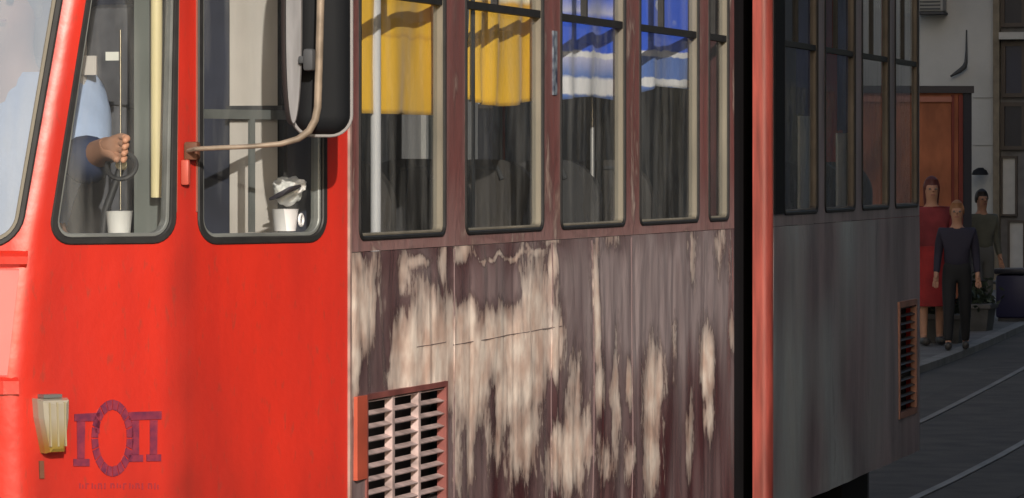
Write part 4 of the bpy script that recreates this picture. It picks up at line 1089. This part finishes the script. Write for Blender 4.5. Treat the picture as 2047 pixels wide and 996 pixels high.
ARM_BAG = [((.24, .02, .19), (.20, .18, .08)), ((.24, -.02, .20), (.25, .05, -.03))]
M_REDC = mat('red_garment', (.28, .018, .018), .85, var=.3, bump=.8, bscale=9); M_PINK = mat('dusty_pink_top', (.17, .07, .08), .85, var=.4, vscale=5, bump=.8, bscale=9)
pz = .066
def gp(px, py): q = on_z(px, py, pz); return (q.x, q.y, pz)
pA = gp(1862, 690); pB = gp(1913, 700); pC = gp(1962, 650); pD = gp(1992, 640)
person(pA, radians(200), 1.74, 'woman in a long dark red dress beside the orange kiosk', mat('dark_red_bodice', (.20, .025, .03), .85, var=.3, bump=.8, bscale=9), M_REDC, mat('auburn_hair', (.09, .02, .018), .6), ARM_BAG, skirt=True, long_hair=True, group='people on the far pavement')
person(pB, radians(190), 1.50, 'short person in a dark navy jacket and black trousers nearest the kerb', mat('navy_jacket', (.025, .022, .04), .8), mat('black_trousers', (.012, .012, .014), .8), mat('sandy_hair', (.28, .13, .06), .7), ARM_DOWN, group='people on the far pavement', step=.16)
person(pC, radians(215), 1.58, 'person in a grey olive jacket standing by the low dark planter', mat('olive_grey_jacket', (.11, .11, .085), .8, var=.2), mat('grey_trousers', (.13, .13, .125), .8), M_HAIRD, ARM_DOWN, group='people on the far pavement')

def chair(loc, rz, label):
    r = empty('chair', loc, rz); tag(r, label, 'chair'); m_ = mat('pale_chair_tube', (.26, .26, .25), .5); m2_ = mat('chair_slats', (.09, .085, .07), .7)
    MB().box((0, 0, .45), (.42, .42, .03), None, .01).build('seat', m2_, r); MB().box((.2, 0, .74), (.025, .40, .22), Matrix.Rotation(radians(8), 4, 'Y'), .01).build('backrest', m2_, r)
    for sx in (-.19, .19):
        for sy in (-.19, .19): MB().tube([(sx*1.08, sy*1.05, 0), (sx, sy, .44)] + ([(sx+.03, sy, .86)] if sx > 0 else []), .011, 8).build('leg', m_, r, True)
chair((pD[0]+.2, pD[1]+.05, pz), radians(70), 'pale tube chair with dark slats between the olive jacket and the blue bin')
chair((pC[0]+1.2, pC[1]+.55, pz), radians(-30), 'second pale tube chair set back beside the kiosk side')
# driver: seated, light blue shirt, navy waistcoat sleeve, hand at the wheel
M_SHIRT = mat('light_blue_shirt', (.40, .50, .70), .8, var=.12, vscale=8, bump=.5, bscale=14); M_NAVY = mat('navy_cloth', (.02, .035, .09), .8, var=.3)
drv = empty('person', (10.5, .90, 1.50)); tag(drv, 'driver in a light blue shirt seated in the tram cab, one hand raised', 'person')
def D(px, py, x): 
    p = on_x(px, py, x); return Vector((p.x-10.5, p.y-.90, p.z-1.50))
V = []; E = []
def dv(p, r): V.append((Vector(p), r)); return len(V)-1
hip = dv((0, 0, .10), (.15, .12)); wa = dv((0, 0, .28), (.14, .115)); ch = dv((-.02, 0, .50), (.155, .12)); nb = dv((-.02, 0, .66), (.07, .07)); nk = dv((-.03, 0, .72), .055)
h0 = dv((-.04, 0, .79), (.076, .066)); h1 = dv((-.04, 0, .87), (.092, .074)); h2 = dv((-.03, 0, .94), (.07, .058))
E += [(hip, wa), (wa, ch), (ch, nb), (nb, nk), (nk, h0), (h0, h1), (h1, h2)]
shN = dv((-.03, -.22, .60), .078); elN = dv(D(158, 335, 10.30), .055); wrN = dv(D(208, 296, 10.14), .034); pmN = dv(D(232, 290, 10.10), (.036, .022))
E += [(ch, shN), (shN, elN), (elN, wrN), (wrN, pmN)]
fing = []
for k in range(4):
    py = 272+k*13; a = dv(D(241-k, py, 10.085), .0105); b = dv(D(256-2*k, py+5, 10.06), .0095); c = dv(D(247-k, py+12, 10.04), .008); E += [(pmN, a), (a, b), (b, c)]
tb = dv(D(226, 312, 10.08), .012); tb2 = dv(D(236, 322, 10.06), .010); E += [(wrN, tb), (tb, tb2)]
shF = dv((-.02, .19, .60), .062); elF = dv((-.20, .26, .40), .045); wrF = dv((-.38, .16, .36), .032); pmF = dv((-.46, .12, .36), (.038, .02)); E += [(ch, shF), (shF, elF), (elF, wrF), (wrF, pmF)]
for k in range(4):
    a = dv((-.49, .09+k*.019, .36), .009); b = dv((-.525, .09+k*.019, .345), .008); c = dv((-.53, .09+k*.019, .32), .007); E += [(pmF, a), (a, b), (b, c)]
for sy in (-1, 1):
    hp = dv((-.06, sy*.10, .07), .09); kn = dv((-.42, sy*.13, .08), .062); an = dv((-.40, sy*.13, -.46), .04); to = dv((-.52, sy*.13, -.52), (.04, .03)); E += [(hip, hp), (hp, kn), (kn, an), (an, to)]
    if sy < 0: lg0 = (hp, kn, an)
    else: lg1 = (hp, kn, an)
db = skinned('body', V, E, M_SKIN, drv)
def dsub(name, idx, ed, m, g, extra=.006):
    mp_ = {a: i for i, a in enumerate(idx)}
    gr = lambda r: (r[0]*g+extra, r[1]*g+extra) if isinstance(r, tuple) else r*g+extra
    return skinned(name, [(V[i][0], gr(V[i][1])+(.022 if i == elN and name == 'shirt' else 0) if not isinstance(V[i][1], tuple) else gr(V[i][1])) for i in idx], [(mp_[a], mp_[b]) for a, b in ed], m, db)
dsub('shirt', [hip, wa, ch, nb, shN, elN, shF, elF, wrF], [(hip, wa), (wa, ch), (ch, nb), (ch, shN), (shN, elN), (ch, shF), (shF, elF), (elF, wrF)], M_SHIRT, 1.12)
mid = V[elN][0].lerp(V[wrN][0], .75)
cu_ = [(V[elN][0].lerp(mid, .25)+Vector((-.02, 0, 0)), .088), (V[elN][0].lerp(mid, .7)+Vector((-.015, 0, 0)), .070), (mid+Vector((-.01, 0, 0)), .050)]
skinned('cuff', cu_, [(0, 1), (1, 2)], M_NAVY, db)
dsub('trousers', [hip, *lg0, *lg1], [(hip, lg0[0]), (lg0[0], lg0[1]), (lg0[1], lg0[2]), (hip, lg1[0]), (lg1[0], lg1[1]), (lg1[1], lg1[2])], M_NAVY, 1.15)
hc_ = Vector((-.04, 0, .865)); head(db, hc_, (-1, 0, 0), mat('grey_hair', (.22, .21, .19), .7))
mb = MB(); mb.tube([hc_+Vector((-.085, 0, .01)), hc_+Vector((-.112, 0, -.02)), hc_+Vector((-.10, 0, -.03))], [.006, .012, .006], 8); mb.build('nose', M_SKIN, db, True)

# ------------------------------------------------------------------ buildings and street
def window_rect(parent, nm, x, y0, y1, z0, z1, mfr, mpane, fw=.07, face=-1):
    f = MB(); 
    f.bb(x-.05, x+.02, y0, y0+fw, z0, z1); f.bb(x-.05, x+.02, y1-fw, y1, z0, z1); f.bb(x-.05, x+.02, y0+fw, y1-fw, z1-fw, z1); f.bb(x-.05, x+.02, y0+fw, y1-fw, z0, z0+fw)
    o = f.build(nm, mfr, parent); p = MB(); p.bb(x-.01, x+.01, y0+fw, y1-fw, z0+fw, z1-fw); p.build('pane', mpane, o); return o
M_REN = mat('pale_grey_render', (.37, .37, .36), .85, var=.30, vscale=.45, bump=.3, bscale=12)
M_DWIN = mat('dark_shop_glass', (.018, .020, .03), .15); M_DFR = mat('brown_frame', (.06, .045, .035), .6); M_PALE = mat('pale_board', (.42, .41, .39), .7, var=.1)
BXf = 60.0
def BY(px): return on_x(px, 300, BXf).y
def BZ(py): return on_x(1950, py, BXf).z
bA = empty('corner_building', (BXf, 8, 0)); tag(bA, 'pale grey rendered corner building with dark shop windows behind the orange kiosk', 'building')
def wpart(mb, nm, m, par): o = mb.build(nm, m, par); 
def bpart(o): o.matrix_parent_inverse = Matrix.Translation((-BXf, -8, 0)); return o
mb = MB(); mb.bb(BXf, BXf+14, BY(1998), 26, .0, 16); bpart(mb.build('wall', M_REN, bA))
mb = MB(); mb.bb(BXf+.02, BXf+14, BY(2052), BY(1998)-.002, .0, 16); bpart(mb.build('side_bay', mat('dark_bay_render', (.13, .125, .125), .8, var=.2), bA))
mb = MB(); mb.bb(BXf-.14, BXf-.001, BY(1998)-.02, BY(1988), 0, 16); bpart(mb.build('pilaster', mat('ochre_pilaster', (.17, .14, .10), .8, var=.3), bA))
def bwin(a, b, t, bt, nm='window', pm=None, fm=None, fw=.06): return bpart(window_rect(bA, nm, BXf-.02 if a < 1998 else BXf-.0, BY(b), BY(a), BZ(bt), BZ(t), fm or M_DFR, pm or M_DWIN, fw))
bwin(2001, 2051, -150, 55); bwin(2003, 2051, 85, 195, pm=mat('blue_black_glass', (.02, .024, .045), .12))
mb = MB(); mb.bb(BXf-.2, BXf-.002, BY(2051), BY(2001), BZ(80), BZ(66)); bpart(mb.build('window_sill', M_PALE, bA))
bwin(2001, 2051, 205, 300)
bwin(2001, 2034, 312, 432, 'shop_door', M_PALE, M_DFR, .03); bwin(2015, 2050, 440, 556, 'shop_door', M_PALE, M_DFR, .03)
for py in (195, 290): 
    mb = MB(); mb.bb(BXf-.012, BXf-.002, BY(1988)+.01, BY(1945), BZ(py+1.2), BZ(py)); bpart(mb.build('joint_line', mat('joint', (.22, .22, .21), .9), bA))
# pale door strips / wall lower dark plinth
mb = MB(); mb.bb(BXf-.06, BXf-.003, BY(1986)+.0, BY(1952), BZ(600), BZ(436)); bpart(mb.build('shop_panel', mat('dim_panel', (.16, .16, .15), .7, var=.5, vscale=3), bA))
bwin(1956, 1982, 470, 560, 'window', mat('dim_glass', (.05, .05, .045), .2))
for y in [9 + 2.6*k for k in range(6)]:
    for z in (1.0, 4.6, 7.9, 11.2):
        bpart(window_rect(bA, 'window', BXf-.02, y, y+1.3, z, z+1.9, M_DFR, M_DWIN))
# aircon box, cable bracket, wall lamp
def wall_thing(nm, px0, px1, py0, py1, dep, m, lab, cat, bev=.01):
    mb = MB(); mb.bb(BXf-dep, BXf-.004, BY(px1), BY(px0), BZ(py1), BZ(py0), bev); o = mb.build(nm, m); tag(o, lab, cat); return o
ac = empty('air_conditioner', (BXf-.3, BY(1868), BZ(22))); tag(ac, 'grey air conditioner box high on the pale corner building', 'air conditioner')
ac_i = Matrix.Translation(-ac.location)
mb = MB(); mb.bb(BXf-.34, BXf-.004, BY(1893), BY(1842), BZ(24), BZ(-14), .02); o = mb.build('casing', mat('ac_grey', (.25, .25, .24), .6), ac); o.matrix_parent_inverse = ac_i
mb = MB()
for k in range(5): mb.bb(BXf-.352, BXf-.341, BY(1888), BY(1847), BZ(20-k*7)-.0, BZ(17-k*7))
o = mb.build('louvre', M_DGREY, ac); o.matrix_parent_inverse = ac_i
mb = MB(); mb.bb(BXf-.38, BXf-.002, BY(1895), BY(1840), BZ(29), BZ(25)); o = mb.build('bracket', M_DGREY, ac); o.matrix_parent_inverse = ac_i
mb = MB(); cp = [(1900, 153), (1918, 142), (1928, 134), (1931, 124), (1932, 100), (1932, 60)]
mb.tube([at_depth(a, b, proj((BXf-.12, BY(a), 2))[2]) for a, b in cp], [.015, .035, .04, .025, .016, .010], 10); o = mb.build('cable_bracket', M_DGREY, None, True); tag(o, 'dark curved cable bracket on the pale wall above the orange kiosk', 'bracket')
wl = empty('wall_lamp', (BXf-.1, BY(1965), BZ(338))); tag(wl, 'small dark wall lamp on the pale wall right of the kiosk', 'lamp')
mb = MB(); mb.tube([(.09, 0, 0), (-.06, 0, 0), (-.14, 0, -.03)], .02, 8); mb.build('lamp_arm', M_BLACK, wl, True)
mb = MB(); mb.lathe([(.03, .04), (.10, -.0), (.13, -.06), (.11, -.07)], (-.16, 0, -.02), 16); mb.build('lamp_shade', M_BLACK, wl, True)
# kiosk
KZ = 45.0
kc = at_depth(1880, 400, KZ); kang = atan2(FW.y, FW.x)
ks = empty('kiosk', (kc.x, kc.y, pz), 0); tag(ks, 'tall orange street kiosk with a dark side standing on the far pavement', 'kiosk')
kR = Matrix.Rotation(kang + radians(8), 4, 'Z')
kw = 1.15; zt_ = at_depth(1900, 172, KZ).z - pz
cL = -(.5*178/178)   # centre sits behind the tram's tail
def kbox(x0, x1, y0, y1, z0, z1, nm, m, par, bev=.0):
    mb = MB(); mb.box(kR @ Vector(((x0+x1)/2, (y0+y1)/2, (z0+z1)/2)), (x1-x0, y1-y0, z1-z0), kR, bev); return mb.build(nm, m, par)
M_ORG = mat('orange_brown_panel', (.29, .092, .040), .6, var=.5, vscale=3.5, stretch=(1, 1, .5)); M_ORD = mat('dark_red_trim', (.16, .025, .018), .6)
yR = -(1925-1880)/178.0
kbox(0, 1.2, yR, yR+kw, .15, zt_-.08, 'kiosk_body', M_ORG, ks)
kbox(-.06, 1.3, yR-.12, yR+kw+.05, zt_-.08, zt_, 'roof', mat('kiosk_roof', (.045, .04, .045), .6), ks)
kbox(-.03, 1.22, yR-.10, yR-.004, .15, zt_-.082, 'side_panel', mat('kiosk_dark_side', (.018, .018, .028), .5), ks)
kbox(-.03, -.003, yR+.10, yR+.13, .15, zt_-.10, 'trim', M_ORD, ks)
kbox(-.032, -.003, yR+.002, yR+.05, .15, zt_-.10, 'trim', M_ORD, ks)
kbox(-.034, -.004, yR+.131, yR+kw, zt_-.18, zt_-.12, 'trim', mat('faded_salmon_trim', (.36, .14, .10), .6), ks)
kbox(.02, 1.18, yR+.02, yR+kw-.02, .0, .15, 'base', M_DGREY, ks)
# planters, bench, bin
def planter(loc, w_, d_, h_, label):
    r = empty('planter', loc); tag(r, label, 'planter')
    bm = bmesh.new()
    tv = [bm.verts.new((sx*w_/2*k, sy*d_/2*k, z)) for z, k in ((0, .85), (h_, 1)) for sx, sy in ((-1, -1), (1, -1), (1, 1), (-1, 1))]
    for i in range(4): bm.faces.new((tv[i], tv[(i+1) % 4], tv[4+(i+1) % 4], tv[4+i]))
    bm.faces.new(tv[:4][::-1]); bm.faces.new(tv[4:]); me = bpy.data.meshes.new('pot'); bm.to_mesh(me); bm.free()
    bmesh_o = link('pot', me, mat('planter_concrete', (.07, .068, .065), .8, var=.3), r)
    mb = MB(); mb.bb(-w_/2-.02, w_/2+.02, -d_/2-.02, d_/2+.02, h_-.05, h_+.003, .01); mb.build('rim', mat('planter_rim', (.10, .095, .09), .8), r)
    bm = bmesh.new(); rnd = random.Random(int(loc[0]*100))
    for k in range(420):
        c = Vector((rnd.gauss(0, w_*.24), rnd.gauss(0, d_*.24), h_ + abs(rnd.gauss(0, .13)))); a = Vector((rnd.gauss(0, 1), rnd.gauss(0, 1), rnd.gauss(0, 1))).normalized()*.045; b_ = a.cross(Vector((rnd.random(), rnd.random(), rnd.random()))).normalized()*.018
        bm.faces.new([bm.verts.new(c-a), bm.verts.new(c+b_), bm.verts.new(c+a), bm.verts.new(c-b_)])
    me = bpy.data.meshes.new('foliage'); bm.to_mesh(me); bm.free(); link('foliage', me, mat('dark_leaves', (.035, .05, .03), .6, var=.4), r)
g_ = gp(1884, 680); planter((g_[0]-.6, g_[1]-.1, pz), .5, .5, .30, 'square grey planter at the feet of the woman in the red dress')
g_ = gp(1965, 655); planter((g_[0]-.8, g_[1]-.0, pz), .5, .5, .30, 'low dark planter in front of the person in the olive jacket')
g_ = gp(2030, 642); bn = empty('litter_bin', (g_[0], g_[1], pz)); tag(bn, 'dark blue litter bin at the right edge by the kerb', 'bin')
mb = MB(); mb.box((0, 0, .30), (.42, .42, .52), None, .04); mb.build('bin_body', mat('navy_bin', (.018, .018, .06), .5), bn, True)
mb = MB(); mb.box((0, 0, .60), (.46, .46, .07), None, .025); mb.build('lid', mat('dark_lid', (.02, .02, .03), .5), bn, True)
mb = MB(); mb.box((0, 0, .02), (.36, .36, .04)); mb.build('base', M_DGREY, bn)

# buildings along the right side of the street (they cast the shade) and the left side
M_FAC = mat('street_facade', (.34, .33, .32), .85, var=.15, vscale=.6, bump=.3, bscale=9); M_FAC2 = mat('buff_facade', (.42, .36, .28), .85, var=.15, vscale=.6)
XC = G0.x - (6.6 + .0)*cos(SUN_AZ)/sin(SUN_AZ)
def building_y(x0, x1, yf, yb_, H, m, label, nwin, dirn, floors=4):
    r = empty('town_house', ((x0+x1)/2, yf, 0)); tag(r, label, 'building', None); inv = Matrix.Translation(-Vector(r.location))
    mb = MB(); mb.bb(x0, x1, min(yf, yb_), max(yf, yb_), 0, H); o = mb.build('wall', m, r); o.matrix_parent_inverse = inv
    mb = MB(); mb.bb(x0-.2, x1+.2, min(yf, yb_)-.25, max(yf, yb_)+.25, H+.002, H+.35); o = mb.build('cornice', M_PALE, r); o.matrix_parent_inverse = inv
    p = (x1-x0)/nwin
    for f_ in range(floors):
        for k in range(nwin):
            xc = x0+p*(k+.5); z0 = .9 if f_ == 0 else 1.2+3.5*f_; hh = 2.1 if f_ else 2.3
            if z0+hh > H-.5: continue
            mb = MB(); t = .03*dirn
            for a, b, c, d_ in ((xc-.65, xc-.57, z0, z0+hh), (xc+.57, xc+.65, z0, z0+hh), (xc-.57, xc+.57, z0, z0+.08), (xc-.57, xc+.57, z0+hh-.08, z0+hh), (xc-.03, xc+.03, z0+.08, z0+hh-.08)):
                mb.bb(a, b, min(yf+.002*dirn, yf+t*2), max(yf+.002*dirn, yf+t*2), c, d_)
            o = mb.build('window', M_PALE, r); o.matrix_parent_inverse = inv
            mb = MB(); mb.bb(xc-.57, xc+.57, min(yf+.003*dirn, yf+t), max(yf+.003*dirn, yf+t), z0+.08, z0+hh-.08); mb.build('pane', M_DWIN, o)
    return r
M_WHF = mat('whitewashed_facade', (.62, .61, .58), .85, var=.1, vscale=.6)
building_y(XC, XC+9, -6.6, -16, 11, M_WHF, 'low whitewashed house on the right side of the street, nearest its corner', 3, 1, 3)
building_y(XC+9.3, XC+22, -6.6, -16, 17, M_WHF, 'tall whitewashed house on the right side of the street, second from the corner', 5, 1)
building_y(XC+22.3, XC+46, -6.6, -16, 18, mat('cream_facade', (.45, .42, .36), .85, var=.12), 'cream town house on the right side of the street, third from the corner', 8, 1)
building_y(XC+46.3, XC+80, -6.6, -16, 16, M_FAC, 'grey town house at the far end of the right side of the street', 10, 1)
building_y(-6, 20, 9.5, 18, 9, M_FAC2, 'buff low building on the left side of the street beside the tram cab', 9, -1, 2)
building_y(20.3, 44, 9.8, 18, 14, M_FAC, 'grey building on the left side of the street behind the tram', 8, -1)
building_y(76, 120, 12.5, 26, 15, M_FAC2, 'buff building closing the street beyond the corner building', 8, -1)
